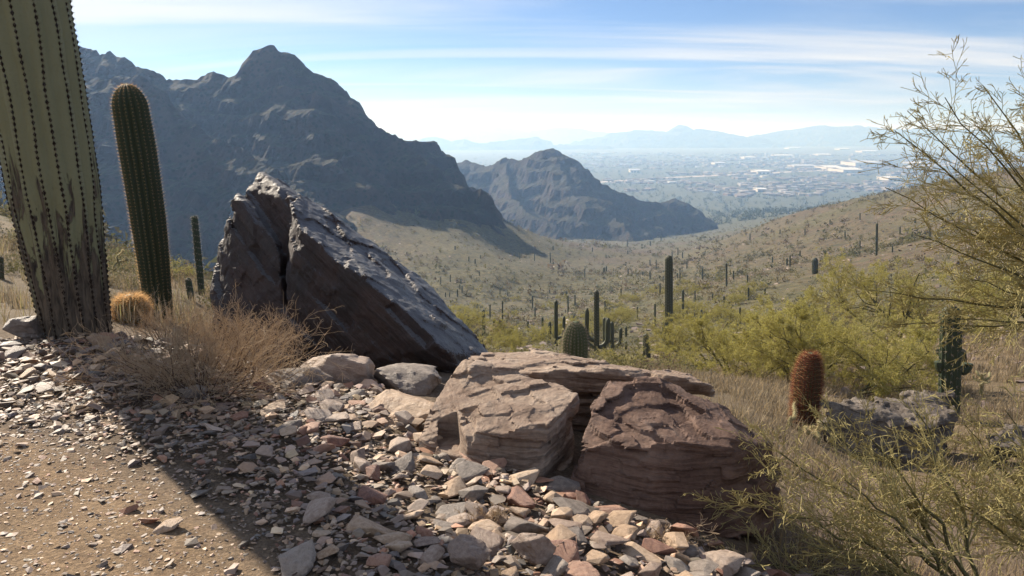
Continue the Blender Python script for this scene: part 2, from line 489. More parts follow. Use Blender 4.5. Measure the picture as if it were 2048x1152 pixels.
# ================================================================== HAZE
bm = bmesh.new(); bmesh.ops.create_cube(bm, size=1.0)
for vv in bm.verts:
    vv.co = Vector((vv.co.x * 29000, vv.co.y * 29000, -33 + vv.co.z * 290))
me = bpy.data.meshes.new('haze'); bm.to_mesh(me); bm.free()
hm = bpy.data.materials.new('haze_air'); hm.use_nodes = True
ht = hm.node_tree; ht.nodes.remove(ht.nodes['Principled BSDF'])
pv = ht.nodes.new('ShaderNodeVolumePrincipled')
pv.inputs['Color'].default_value = (0.36, 0.60, 1.0, 1)
pv.inputs['Absorption Color'].default_value = (1, 1, 1, 1)   # scatters only
pv.inputs['Density'].default_value = 2.9e-4
pv.inputs['Anisotropy'].default_value = 0.35
ht.links.new(pv.outputs[0], ht.nodes['Material Output'].inputs['Volume'])
me.materials.append(hm)
tag(link('haze', me), kind='stuff')
# ================================================================== ROCKS
def hull_planes(pts):
    bm = bmesh.new()
    for p in pts: bm.verts.new(p)
    bmesh.ops.convex_hull(bm, input=bm.verts)
    bm.normal_update()
    cen = np.mean(np.asarray(pts), 0)
    pl = []
    for f in bm.faces:
        n = np.array(f.normal); o = float(n @ np.array(f.verts[0].co))
        if n @ cen - o > 0: n, o = -n, -o
        if not any(n @ q[0] > 0.999 and abs(o - q[1]) < 0.01 for q in pl): pl.append((n, o))
    bm.free()
    return pl

def surface_nets(D, org, h):
    S = D < 0
    c = [S[i:S.shape[0] - 1 + i, j:S.shape[1] - 1 + j, k:S.shape[2] - 1 + k] for i in (0, 1) for j in (0, 1) for k in (0, 1)]
    cnt = sum(x.astype(np.int8) for x in c)
    act = (cnt > 0) & (cnt < 8)
    ci = np.argwhere(act)
    idx = np.full(act.shape, -1, np.int32); idx[act] = np.arange(len(ci))
    acc = np.zeros((len(ci), 3)); num = np.zeros(len(ci))
    off = np.array([(i, j, k) for i in (0, 1) for j in (0, 1) for k in (0, 1)])
    for a in range(8):
        for b in range(a + 1, 8):
            if np.abs(off[a] - off[b]).sum() != 1: continue
            pa, pb = ci + off[a], ci + off[b]
            da = D[pa[:, 0], pa[:, 1], pa[:, 2]]; db = D[pb[:, 0], pb[:, 1], pb[:, 2]]
            m = (da < 0) != (db < 0)
            t = np.where(m, da / np.where(m, da - db, 1), 0)
            acc += m[:, None] * (off[a] + t[:, None] * (off[b] - off[a])); num += m
    V = org + (ci + acc / num[:, None]) * h
    Fs = []
    for ax in range(3):
        u, v = (ax + 1) % 3, (ax + 2) % 3
        sl0 = [slice(None)] * 3; sl1 = [slice(None)] * 3
        sl0[ax] = slice(0, -1); sl1[ax] = slice(1, None)
        A, B = S[tuple(sl0)], S[tuple(sl1)]
        e = np.argwhere(A != B)
        e = e[(e[:, u] > 0) & (e[:, v] > 0) & (e[:, u] < S.shape[u] - 1) & (e[:, v] < S.shape[v] - 1)]
        fl = A[e[:, 0], e[:, 1], e[:, 2]]
        du = np.zeros(3, int); du[u] = 1; dv = np.zeros(3, int); dv[v] = 1
        q = [idx[tuple((e - du - dv).T)], idx[tuple((e - dv).T)], idx[tuple(e.T)], idx[tuple((e - du).T)]]
        q = np.stack(q, 1)
        q[~fl] = q[~fl][:, ::-1]
        Fs.append(q)
    F = np.concatenate(Fs)
    return V, F[(F >= 0).all(1)]

def sdf_rock(hulls, h, bed, t, inset, warp, top, fine, seed, cuts=(), wscale=0.35):
    """union of convex hulls, broken into strata of thickness t along bed; returns V, F"""
    allp = np.concatenate([np.asarray(q) for q in hulls])
    lo, hi = allp.min(0) - 0.07, allp.max(0) + 0.07
    ax = [np.arange(lo[i], hi[i], h) for i in range(3)]
    X = np.stack(np.meshgrid(*ax, indexing='ij'), -1).astype(np.float32)
    bed = np.asarray(bed, float); bed /= np.linalg.norm(bed)
    u = np.cross(bed, (0, 1, 0)); u /= np.linalg.norm(u); v = np.cross(bed, u)
    low = vnoise(X / wscale, seed)
    low2 = vnoise(X / (wscale * 0.42) + 9, seed + 3)
    W = (X @ bed.astype(np.float32)) / t + 0.55 * low
    li = np.floor(W)
    # side breakage: per layer, in blocks along u and v
    bu, bv = X @ u.astype(np.float32), X @ v.astype(np.float32)
    cu = np.floor(bu / (t * 3.6) + 0.45 * low2 + li * 0.37); cv = np.floor(bv / (t * 3.6) + 0.45 * low + li * 0.61)
    hsh = _hash(li.astype(np.int64) + 500, cu.astype(np.int64) + 500, cv.astype(np.int64) + 500, seed + 1)
    hl = _hash(li.astype(np.int64) + 500, 0 * cu.astype(np.int64), 0 * cv.astype(np.int64), seed + 2)
    side = inset * (0.65 * hl + 0.7 * hsh ** 2)
    # top breakage: plates missing, with nearly straight fracture edges at two scales
    topd = 0
    for sc_, an, wgt in ((7.0, 0.5, 0.62), (3.2, 1.9, 0.38)):
        ca, sa = math.cos(an), math.sin(an)
        ku = np.floor((bu * ca + bv * sa) / (t * sc_) + 0.5 * low + 0.18 * low2); kv = np.floor((bv * ca - bu * sa) / (t * sc_ * 0.6) + 0.6 * low2)
        hh = _hash(ku.astype(np.int64) + 500, kv.astype(np.int64) + 500, 0 * ku.astype(np.int64), seed + 4)
        tl = (hh - 0.5) * ((bu * ca + bv * sa) / (t * sc_) + 0.5 * low - ku - 0.5)
        topd = topd + top * wgt * (hh ** 1.5 + 0.35 * tl)
    d = None
    for hp in hulls:
        dd = None
        for n, o in hull_planes(hp):
            k = abs(float(n @ bed)) ** 2
            x = X @ n.astype(np.float32) - np.float32(o) + side * (1 - k) + topd * k
            dd = x if dd is None else np.maximum(dd, x)
        d = dd if d is None else np.minimum(d, dd)
    d = d + warp * (low + 0.55 * low2) - 0.35 * inset
    if fine: d = d + fine * fbm(X / 0.055, 3, seed + 7, 0.6)
    for (cn, cp, hw, lim) in cuts:
        cn = np.asarray(cn, float); cn /= np.linalg.norm(cn)
        s = X @ cn.astype(np.float32) - np.float32(cn @ np.asarray(cp)) + 0.03 * low2 + 0.02 * low
        g = hw - np.abs(s)
        for (ln, lp) in lim:
            ln = np.asarray(ln, float); ln /= np.linalg.norm(ln)
            g = np.minimum(g, X @ ln.astype(np.float32) - np.float32(ln @ np.asarray(lp)))
        d = np.maximum(d, g)
    return surface_nets(d, lo, h)

def rock_mat(name, stops, bed, streak=0.5, rough=0.8, dark=(0.05, 0.035, 0.03), darkamt=0.5, bump=0.6, patina_sheen=None, spec=0.3, rnd=False, fs=1.0):
    m = NT(name)
    e = Vector(bed).normalized().to_track_quat('Z', 'Y').inverted().to_euler()
    v = m.coord(rot=tuple(e))
    if rnd:
        add = m.n('ShaderNodeVectorMath', {0: v, 1: m.n('ShaderNodeCombineXYZ', {0: m.math('MULTIPLY', m.rand(), 37.0)}).outputs[0]}, operation='ADD')
        v = add.outputs[0]
    sv = m.n('ShaderNodeMapping', {'Vector': v, 'Scale': (2.0, 2.0, 26.0)}).outputs[0]
    n1 = m.noise(v, 2.6 * fs, 7, 0.62, 0.4); n2 = m.noise(sv, 1.6 * fs, 7, 0.65, 0.7); n3 = m.noise(v, 34 * fs, 6, 0.7); n4 = m.noise(v, 7 * fs, 6, 0.7, 1.0)
    f = m.math('ADD', m.math('MULTIPLY', n1, 1 - streak), m.math('MULTIPLY', n2, streak))
    if rnd: f = m.math('ADD', f, m.math('MULTIPLY', m.math('SUBTRACT', m.rand(), 0.5), rnd))
    c = m.ramp(f, stops)
    c = m.mix(m.rng(n2, 0.52, 0.66, 0, darkamt), c, dark)
    c = m.mix(m.rng(n4, 0.56, 0.72, 0, 0.75 * darkamt), c, dark)
    c = m.mix(0.45, c, m.ramp(n3, [(0.3, (0.28, 0.27, 0.27)), (0.5, (0.5, 0.5, 0.5)), (0.72, (0.74, 0.72, 0.70))]), 'OVERLAY')
    if patina_sheen:
        pc, pn, a, b = patina_sheen  # faces along pn get the varnish tone, brightened by a painted sheen
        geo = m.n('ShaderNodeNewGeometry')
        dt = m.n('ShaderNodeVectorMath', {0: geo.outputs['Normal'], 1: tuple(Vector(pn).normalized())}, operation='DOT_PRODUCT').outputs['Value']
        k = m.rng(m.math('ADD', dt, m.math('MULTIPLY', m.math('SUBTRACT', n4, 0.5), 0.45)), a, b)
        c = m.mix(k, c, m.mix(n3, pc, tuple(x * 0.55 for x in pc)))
    m.set('Base Color', c); m.set('Roughness', m.rng(n4, 0.3, 0.7, rough - 0.12, min(1, rough + 0.12))); m.set('Specular IOR Level', spec)
    hgt = m.math('ADD', m.math('MULTIPLY', n2, 1.0), m.math('MULTIPLY', n3, 0.45))
    m.bump(hgt, bump, 0.03)
    return m.m

def place_rock(name, V, F, mat, label, cat='boulder', group=None):
    b = np.array([V[:, 0].mean(), V[:, 1].mean(), V[:, 2].min()])
    return tag(link(name, np_mesh(name, V - b, F, mat, False), None, tuple(b)), label, cat, group)

# --- cracked boulder: left block, right block, slab behind
BED = (0.08, -0.16, 1.0)
TANSTOPS = [(0.30, (0.070, 0.042, 0.030)), (0.43, (0.18, 0.122, 0.088)), (0.53, (0.315, 0.235, 0.175)), (0.66, (0.44, 0.355, 0.285))]  # the tan rock's own tones, dark brown to pale tan, mixed by noise
M_BOULD = rock_mat('pink_schist', TANSTOPS, BED, 0.55, 0.82, (0.055, 0.035, 0.03), 0.55, 0.7)
REDSTOPS = [(0.30, (0.036, 0.021, 0.016)), (0.44, (0.092, 0.052, 0.037)), (0.55, (0.175, 0.108, 0.078)), (0.68, (0.32, 0.235, 0.18))]
M_BOULD2 = rock_mat('red_schist', REDSTOPS, BED, 0.6, 0.8, (0.05, 0.03, 0.028), 0.6, 0.7)
LB = [(924,718,4.95),(868,796,4.55),(834,880,4.22),(845,920,4.15),(928,866,4.08),(1010,866,4.03),(1098,852,4.05),(1158,787,4.42),(1013,735,4.85),(1099,758,4.72),
      (1078,985,3.98),(930,975,4.05),(838,960,4.15),(1140,950,4.35),(900,800,4.9),(1135,830,4.85),(930,900,4.03)]
LB2 = [(864,800,4.6),(832,884,4.2),(845,905,4.1),(925,880,4.05),(915,930,4.02),(838,960,4.1),(960,870,4.4),(870,960,4.02)]
V_, F_ = sdf_rock([[P(*q) for q in LB]], 0.0092, BED, 0.062, 0.070, 0.008, 0.090, 0.005, 11,
   cuts=[((0.9, 0.2, 0.0), P(905, 860, 4.1), 0.055, [((0, -1, 0.0), P(905, 840, 4.33)), ((0, 0, 1), P(905, 905, 4.1))])])
place_rock('boulder', V_, F_, M_BOULD, 'pinkish tan layered boulder, the half left of the wide dark crack', 'boulder', 'halves of the cracked boulder')
RB = [(1218,760,4.55),(1304,756,4.62),(1406,788,4.6),(1466,826,4.5),(1552,892,4.32),(1483,899,3.98),(1334,893,3.90),(1156,895,3.98),(1172,850,4.15),
      (1132,972,3.95),(1150,1040,3.86),(1270,1075,3.76),(1420,1085,3.76),(1530,1080,3.92),(1568,960,4.25),(1560,1040,4.3),(1230,900,4.8),(1480,900,4.85)]
V_, F_ = sdf_rock([[P(*q) for q in RB]], 0.0098, BED, 0.070, 0.080, 0.009, 0.105, 0.005, 23)
place_rock('boulder', V_, F_, M_BOULD2, 'red brown layered boulder, the half right of the wide dark crack', 'boulder', 'halves of the cracked boulder')
SB = [(924,719,5.3),(985,706,5.6),(1056,699,5.75),(1163,716,5.7),(1368,745,5.35),(1434,778,5.0),(1406,764,4.92),(1223,741,4.93),(1107,741,4.92),(1000,738,4.95),
      (1100,765,4.95),(1225,764,4.96),(1400,783,4.95),(1434,790,5.05),(960,790,5.0)]
SB2 = [(930,745,5.2),(1056,735,5.6),(1200,740,5.6),(1360,775,5.3),(1100,800,5.02),(1240,800,5.05),(1380,800,5.1),(1080,880,5.1),(1250,900,5.15),(1380,900,5.2),(940,860,5.2),(1150,850,5.6)]
V_, F_ = sdf_rock([[P(*q) for q in SB], [P(*q) for q in SB2]], 0.0115, (0.10, -0.06, 1), 0.045, 0.055, 0.006, 0.055, 0.005, 37)
place_rock('rock_slab', V_, F_, M_BOULD, 'long flat tan rock slab lying behind the two boulder halves', 'rock slab')

# --- tall tilted boulder
TB = (0.55, -0.30, 0.78)
DARK = [(0.3, (0.015, 0.011, 0.010)), (0.45, (0.032, 0.019, 0.016)), (0.56, (0.058, 0.032, 0.024)), (0.70, (0.085, 0.058, 0.046))]
M_TALL = rock_mat('varnish_sheen_schist', DARK, TB, 0.45, 0.6, (0.02, 0.017, 0.02), 0.7, 0.75, ((0.115, 0.118, 0.130), TB, 0.76, 0.95), 0.6)  # tilted top: blue-grey varnish, with grazing sun sheen put into its colour
TC = [(466,392,7.75),(478,388,7.9),(500,405,7.7),(440,480,7.8),(424,600,7.7),(414,690,7.55),(560,500,7.35),(580,740,7.15),(440,760,7.3),(520,440,8.6),(450,600,8.6),(620,700,8.5),(620,520,8.0)]
TA = [(505,338,8.15),(521,334,8.3),(494,384,7.9),(497,470,7.8),(590,400,7.6),(610,390,8.4),(560,360,8.5),(640,620,8.6),(620,600,7.4),(510,600,8.4),(560,520,7.5)]
TBP = [(580,396,7.55),(600,386,7.9),(645,412,8.3),(690,448,8.35),(780,516,8.1),(852,567,7.85),(942,661,7.45),(993,712,7.15),
       (577,470,7.3),(572,560,7.2),(604,448,7.05),(716,548,6.72),(797,606,6.58),(888,692,6.42),(925,745,6.6),(870,800,6.8),
       (760,800,7.25),(600,780,7.35),(568,760,7.3),(640,800,8.4),(960,790,7.3),(600,700,8.6)]
V_, F_ = sdf_rock([[P(*q) for q in TC], [P(*q) for q in TA], [P(*q) for q in TBP]], 0.0190, TB, 0.13, 0.10, 0.016, 0.10, 0.013, 51, wscale=0.9)
place_rock('tilted_boulder', V_, F_, M_TALL, 'tall dark pointed boulder tilted on edge behind the dry bush', 'boulder')

# --- outcrops on the slope to the right
M_OUT = rock_mat('grey_schist', [(0.32, (0.05, 0.04, 0.033)), (0.46, (0.11, 0.088, 0.07)), (0.56, (0.21, 0.175, 0.14)), (0.68, (0.36, 0.31, 0.26))], (0.1, -0.2, 1), 0.6, 0.85, (0.03, 0.025, 0.022), 0.65, 0.8)
def outcrop(pts, seed, h, label, t=0.11, bed=(0.12, -0.2, 1), mat=None, cat='outcrop', name='rock_outcrop'):
    V_, F_ = sdf_rock([[P(*q) for q in g] for g in pts], h, bed, t, t * 1.5, 0.05, t * 0.9, 0.02, seed)
    return place_rock(name, V_, F_, mat or M_OUT, label, cat)
outcrop([[(1640,805,8.8),(1700,800,9.2),(1760,815,8.9),(1800,860,8.4),(1640,870,8.5),(1660,905,8.4),(1800,910,8.3),(1720,800,9.6),(1850,930,8.3),(1620,900,9.4)],
         [(1740,798,9.2),(1830,784,9.6),(1900,790,9.4),(1922,830,8.9),(1925,860,8.7),(1860,860,8.5),(1850,930,8.35),(1780,930,8.3),(1760,840,8.6),(1900,900,9.3)]],
        61, 0.022, 'low grey layered rock outcrop beside the red barrel cactus')
outcrop([[(1965,868,8.6),(2010,855,9.0),(2080,850,9.2),(2100,900,8.6),(2060,915,8.4),(1975,885,8.4),(1985,920,8.6),(2090,900,9.4)]], 67, 0.026, 'dark low rock ledge half buried in the dead brush', 0.08)
outcrop([[(1752,745,17),(1775,715,17.5),(1800,706,17.6),(1818,730,17.2),(1820,765,16.8),(1760,772,16.8),(1800,760,18.4),(1756,765,17.8)]], 71, 0.04, 'pale grey boulder under the palo verde beside the dark saguaro', 0.2, cat='boulder', name='boulder')

# --- hand-placed rocks among the rubble
STONE = {
 'tan': [(0.32, (0.27, 0.175, 0.105)), (0.47, (0.42, 0.29, 0.185)), (0.60, (0.54, 0.40, 0.28))],
 'grey': [(0.32, (0.13, 0.102, 0.082)), (0.47, (0.225, 0.182, 0.148)), (0.60, (0.34, 0.285, 0.235))],
 'pink': [(0.32, (0.18, 0.118, 0.088)), (0.47, (0.30, 0.215, 0.16)), (0.60, (0.42, 0.325, 0.255))],
 'rust': [(0.32, (0.14, 0.06, 0.04)), (0.47, (0.28, 0.14, 0.09)), (0.60, (0.40, 0.235, 0.16))],
}
M_STONE = {k: rock_mat('stone_' + k, v, (0, 0, 1), 0.4, 0.6, (0.07, 0.05, 0.045), 0.3, 0.5, rnd=0.22, fs=3.0, spec=0.45) for k, v in STONE.items()}
_proto = {}
def stone_proto(k):
    """six angular stones of unit width, built once"""
    if k in _proto: return _proto[k]
    rg = np.random.default_rng(900 + k)
    pts = []
    for s in range(15):
        d = rg.normal(size=3); d /= np.abs(d).max() ** 0.75 * np.linalg.norm(d) ** 0.25
        pts.append(d * np.array((0.5, 0.38, (0.15, 0.22, 0.30, 0.19, 0.26, 0.12)[k % 6])) * rg.uniform(0.85, 1.05))
    V, F = sdf_rock([pts], 0.031, (0.1, 0.1, 1), 0.10, 0.06, 0.008, 0.05, 0.005, 300 + k, wscale=0.4)
    V[:, 2] -= V[:, 2].min()
    _proto[k] = (V, F)
    return _proto[k]
_pm = {}
def stone_mesh(k, c):
    if (k, c) not in _pm:
        V, F = stone_proto(k)
        _pm[(k, c)] = np_mesh('stone', V, F, M_STONE[c], False)
    return _pm[(k, c)]
def big_stone(px, py, D, wpx, k, c, label, rz=0.0, tilt=(0, 0), sz=1.0, name='rock', sink=0.25, grp=None):
    p = P(px, py, D); w = wpx / FPX * math.hypot(D, CAMZ - p[2])
    g = gz(p[0], p[1])
    o = link(name, stone_mesh(k, c), None, (p[0], p[1], p[2] - 0.5 * sz * w * (0.3, 0.44, 0.6, 0.38, 0.52, 0.24)[k % 6]), (tilt[0], tilt[1], rz), (w, w, w * sz))
    return tag(o, label, 'rock', grp)
BIGS = [
 (50,652,6.2,92,2,'grey','dark grey rock against the foot of the thick saguaro',0.3,(0.1,0.1),0.9),
 (668,755,5.6,190,2,'pink','rounded pinkish rock under the right side of the dry bush',0.35,(-0.1,0.3),0.95),
 (590,770,5.35,150,2,'grey','blue grey slab leaning in the edge of the dry bush',0.9,(0.1,0.45),1.0),
 (795,822,4.7,215,0,'tan','pale tilted stone slab at the left end of the cracked boulder',0.5,(0.22,-0.22),0.95),
 (690,838,4.75,120,3,'tan','flat pale stone slab in front of the rounded pinkish rock',0.1,(0.05,0.05),1.0),
 (812,770,5.7,190,3,'grey','blue grey rock in the shade at the foot of the tilted boulder',1.2,(0.1,0.2),1.0),
 (1090,1002,3.78,135,1,'rust','rust orange block wedged below the crack in the boulder',0.1,(0.15,0.1),1.15),
 (975,962,3.92,100,4,'rust','dark red stone lying below the left boulder half',0.2,(0.1,0.15),0.7),
 (1068,1052,3.58,118,3,'rust','brick red flat stone in front of the rust orange block',2.8,(0.15,-0.1),0.9),
 (1170,1062,3.50,95,2,'tan','tan squarish block standing below the right boulder half',0.1,(0.05,0.0),0.9),
 (1235,1133,3.18,95,1,'tan','ochre chunky stone at the lower edge of the rubble',0.2,(0.1,0.1),1.0),
 (850,1140,3.05,190,4,'rust','smooth red brown rock cut by the lower edge of the rubble',0.3,(0.1,0.2),0.9),
 (775,1008,3.55,88,0,'grey','thin grey plate of stone lying on the sunlit rubble',0.4,(0.15,0.05),1.2),
 (600,905,3.95,64,1,'rust','reddish stone at the border of the saguaro shadow',0.4,(0.1,0.1),1.0),
 (502,842,4.5,58,2,'pink','upright red brown stone at the foot of the dry bush',0.3,(0.2,0.1),1.1),
 (365,858,4.35,55,2,'rust','small rust coloured stone in the saguaro shadow',0.8,(0.1,0.1),0.9),
 (1330,1105,3.40,120,1,'grey','grey block in the dark under the right boulder half',0.1,(0.1,0.25),1.2),
 (1440,1140,3.35,110,3,'pink','pinkish block in the dark under the right boulder half',0.3,(0.0,0.1),1.4),
 (1230,1065,3.62,60,2,'grey','dark stone pressed against the underside of the right boulder half',0.9,(0.0,0.1),1.0),
 (950,1003,3.72,110,5,'rust','thin orange plate of stone beside the dark red stone',0.15,(0.12,0.1),1.3),
 (1020,1025,3.62,90,0,'tan','pale flat plate of stone beneath the brick red flat stone',0.5,(0.15,0.12),1.0),
 (180,1048,3.18,34,2,'pink','lone dark stone lying on the bare trail soil',0.5,(0.1,0.1),1.0),
 (250,1024,3.3,26,1,'rust','lone small reddish stone on the bare trail soil',0.5,(0.1,0.1),1.2),
 (155,780,5.0,100,0,'grey','flat pale stone in the sunny rubble near the thick saguaro',0.2,(0.02,0.0),1.0),
 (120,938,3.75,55,3,'tan','flat stone at the upper edge of the trail soil',0.2,(0.05,0.0),1.0),
]
for b in BIGS: big_stone(*b)
# ================================================================== RUBBLE
rg = np.random.default_rng(5)
QUAD = np.array([gpix(*q)[:2] for q in [(-250,690),(260,690),(760,800),(900,960),(1330,1100),(1600,1180)]])   # far side of the rubble
def beyond(x, y):
    yy = np.interp(x, QUAD[:, 0], QUAD[:, 1])
    return (y > yy + 0.25) | ((x > 0.16) & (x < 0.42) & (y > 3.9)) | (rg.random(len(x)) < np.clip((x - 0.55) / 0.5, 0, 0.92))
# low-poly stone shapes: hulls of scattered points
def hull_mesh(rg, n, sx, sy, sz):
    pts = rg.normal(size=(n, 3)); pts /= np.abs(pts).max(1, keepdims=True) ** 0.7 * np.linalg.norm(pts, axis=1, keepdims=True) ** 0.3
    pts = pts * (sx, sy, sz) * rg.uniform(0.85, 1.05, (n, 1))
    bm = bmesh.new()
    for p in pts: bm.verts.new(p)
    r = bmesh.ops.convex_hull(bm, input=bm.verts)
    bmesh.ops.delete(bm, geom=list({g for g in r['geom_interior'] + r['geom_unused'] if isinstance(g, bmesh.types.BMVert)}), context='VERTS')
    bmesh.ops.triangulate(bm, faces=bm.faces)
    bm.verts.index_update()
    V = np.array([v.co[:] for v in bm.verts]); F = np.array([[v.index for v in f.verts] for f in bm.faces])
    bm.free()
    return V, F
SH = [hull_mesh(rg, 10, 0.5, rg.uniform(0.34, 0.46), rg.uniform(0.07, 0.24)) for _ in range(26)]
SHB = []
for k in range(12):           # chipped copies for the countable stones
    V0, F0 = hull_mesh(rg, 14, 0.5, rg.uniform(0.34, 0.46), rg.uniform(0.12, 0.30))
    bm = bmesh.new()
    vs = [bm.verts.new(p) for p in V0]
    for f in F0: bm.faces.new([vs[i] for i in f])
    bmesh.ops.dissolve_limit(bm, angle_limit=R_(14), verts=bm.verts, edges=bm.edges)
    bmesh.ops.bevel(bm, geom=list(bm.edges), offset=0.022, segments=1, affect='EDGES')
    bmesh.ops.triangulate(bm, faces=bm.faces)
    bm.verts.index_update()
    V1 = np.array([v.co[:] for v in bm.verts]); V1 = V1 + 0.012 * np.stack([vnoise(V1 * 6 + 5 * k + a * 11, 40 + a) for a in range(3)], -1)
    SHB.append((V1, np.array([[v.index for v in f.verts] for f in bm.faces]))); bm.free()
scol = [((0.21, 0.16, 0.122), 'grey'), ((0.33, 0.228, 0.145), 'tan'), ((0.225, 0.165, 0.122), 'pink'), ((0.23, 0.12, 0.075), 'rust'), ((0.15, 0.125, 0.108), 'grey')]
def rotmat(rg, n, tilt):
    a = rg.uniform(0, 2 * math.pi, n); b = rg.normal(0, tilt, n); c = rg.normal(0, tilt, n)
    ca, sa, cb, sb, cc, s2 = np.cos(a), np.sin(a), np.cos(b), np.sin(b), np.cos(c), np.sin(c)
    Rz = np.zeros((n, 3, 3)); Rz[:, 0, 0] = ca; Rz[:, 0, 1] = -sa; Rz[:, 1, 0] = sa; Rz[:, 1, 1] = ca; Rz[:, 2, 2] = 1
    Rx = np.zeros((n, 3, 3)); Rx[:, 0, 0] = 1; Rx[:, 1, 1] = cb; Rx[:, 1, 2] = -sb; Rx[:, 2, 1] = sb; Rx[:, 2, 2] = cb
    Ry = np.zeros((n, 3, 3)); Ry[:, 1, 1] = 1; Ry[:, 0, 0] = cc; Ry[:, 0, 2] = s2; Ry[:, 2, 0] = -s2; Ry[:, 2, 2] = cc
    return Rx @ Ry @ Rz
def scatter(shapes, pos, size, rot, cols):
    """many small pieces in one mesh, each with its own colour"""
    Vs, Fs, Cs = [], [], []; off = 0
    pick = rg.integers(0, len(shapes), len(pos))
    for k, (V0, F0) in enumerate(shapes):
        idx = np.nonzero(pick == k)[0]
        if not len(idx): continue
        V = np.einsum('nij,vj->nvi', rot[idx], V0) * size[idx][:, None, None] + pos[idx][:, None]
        Fs.append((F0[None] + (np.arange(len(idx)) * len(V0))[:, None, None]).reshape(-1, F0.shape[1]) + off)
        Cs.append(np.repeat(cols[idx], len(V0), 0)); V = V.reshape(-1, 3); Vs.append(V); off += len(V)
    return np.concatenate(Vs), np.concatenate(Fs), np.concatenate(Cs)
m = NT('gravel')
v = m.coord(); n3 = m.noise(v, 70, 5, 0.7)
m.set('Base Color', m.mix(0.5, m.attr(), m.ramp(n3, [(0.3, (0.3, 0.3, 0.3)), (0.5, (0.5, 0.5, 0.5)), (0.7, (0.7, 0.7, 0.7))]), 'OVERLAY')); m.set('Roughness', 0.6); m.set('Specular IOR Level', 0.42)
m.bump(n3, 0.3, 0.01)
M_GRAVEL = m.m
def stone_cols(rg, n, warm):
    w = np.array([0.30, 0.27, 0.22, 0.09, 0.12]); w = w / w.sum()
    k = rg.choice(5, n, p=w)
    base = np.array([s[0] for s in scol])[k]
    return np.clip(base * np.exp(rg.normal(0.06, 0.32, (n, 1))) * (1 + warm * rg.normal(0, 0.025, (n, 3))), 0.02, 0.8)
def field(n, dens):
    x = rg.uniform(-4.6, 2.6, n); y = rg.uniform(1.7, 7.4, n)
    s = edge_side(x, y)
    keep = (rg.random(n) < dens(s, x, y)) & ~beyond(x, y) & (np.abs(x) < y * 0.72 + 0.5)
    return x[keep], y[keep], s[keep]
# rubble heaps: lift the stones a little so that they lie on each other
def rubble_z(x, y, s):
    p = np.stack([x, y, 0 * x], -1)
    return ground_z(x, y) + np.clip(s, 0, 0.5) * 0.10 * (0.6 + 0.6 * vnoise(p / 0.35, 71))
# 1) tiny gravel all over the trail and the rubble
x, y, s = field(110000, lambda s, x, y: np.where(s > -0.1, 0.34, 0.34 * np.exp(-np.clip(-s, 0, 3) / 0.7) + 0.26))
sz = np.exp(rg.normal(math.log(0.017), 0.5, len(x))) * np.where(s > 0.1, 1.3, 0.85)
z = rubble_z(x, y, s) + sz * 0.02
V, F, C = scatter(SH, np.stack([x, y, z], -1), sz, rotmat(rg, len(x), 0.18), stone_cols(rg, len(x), 1) * np.where(s < 0, 1.1, 1.0)[:, None])
tag(link('gravel', np_mesh('gravel', V, F, M_GRAVEL, False, C)), 'loose gravel and chips spread over the trail and rubble bank', 'gravel', kind='stuff')
# 2) fist-sized stones with spacing
def poisson(cands, rmin):
    px, py, pr = np.empty(len(cands)), np.empty(len(cands)), np.empty(len(cands)); n = 0; out = []
    for i, (x, y, r) in enumerate(cands):
        if n and (((px[:n] - x) ** 2 + (py[:n] - y) ** 2) < ((pr[:n] + r) * rmin) ** 2).any(): continue
        px[n], py[n], pr[n] = x, y, r; n += 1; out.append(i)
    return out
x, y, s = field(30000, lambda s, x, y: np.where(s > 0, np.clip(0.35 + 1.1 * s, 0, 1), 0.22 * np.exp(s / 0.4)))
sz = np.exp(rg.normal(math.log(0.060), 0.58, len(x)))
sz *= np.interp(x, [-2.5, -1.2, 0.2, 1.2], [0.72, 0.85, 1.25, 1.35]) * np.interp(s, [0, 0.6, 1.5], [0.6, 0.9, 1.1])
sz = np.clip(sz * 0.88, 0.026, 0.20)
order = np.argsort(-sz)
x, y, s, sz = x[order], y[order], s[order], sz[order]
keep = poisson(np.stack([x, y, sz * 0.5], -1), 0.62)
x, y, s, sz = x[keep], y[keep], s[keep], sz[keep]
z = rubble_z(x, y, s) + sz * rg.uniform(0.02, 0.16, len(x))
N_IND = 290
vis = np.argsort(-(sz / y))[:N_IND]
rest = np.setdiff1d(np.arange(len(x)), vis)
V, F, C = scatter(SH, np.stack([x, y, z], -1)[rest], sz[rest], rotmat(rg, len(rest), 0.2), stone_cols(rg, len(rest), 1))
tag(link('small_stones', np_mesh('small_stones', V, F, M_GRAVEL, False, C)), 'small broken stones heaped between the larger rubble stones', 'stones', kind='stuff')
smesh = {}
LAND = [((b[0], b[1], b[2]), ph) for b, ph in zip([(157,700,6.2),(395,805,4.9),(560,830,4.6),(795,825,4.75),(690,838,4.75),(880,925,4.1),(1090,1002,3.7),(975,962,3.85),(1068,1052,3.5),(1170,1062,3.4),(1330,1100,3.4),(1235,1133,3.18),(850,1140,3.05),(775,1008,3.5),(600,905,3.9),(365,858,4.3),(155,780,4.9),(120,938,3.7),(420,1040,3.3)],
 ['the thick saguaro foot', 'the dry bush', 'the blue grey slab', 'the pale tilted slab', 'the flat pale slab', 'the left boulder half', 'the rust orange block', 'the dark red stone', 'the brick red flat stone', 'the tan squarish block', 'the right boulder half', 'the ochre chunky stone', 'the smooth red brown rock', 'the thin grey plate', 'the shadow border', 'the small rust stone', 'the flat pale stone', 'the trail edge', 'the bare trail soil'])]
LANDW = np.array([P(*l[0])[:2] for l in LAND])
ADJS = ('flat', 'chunky')
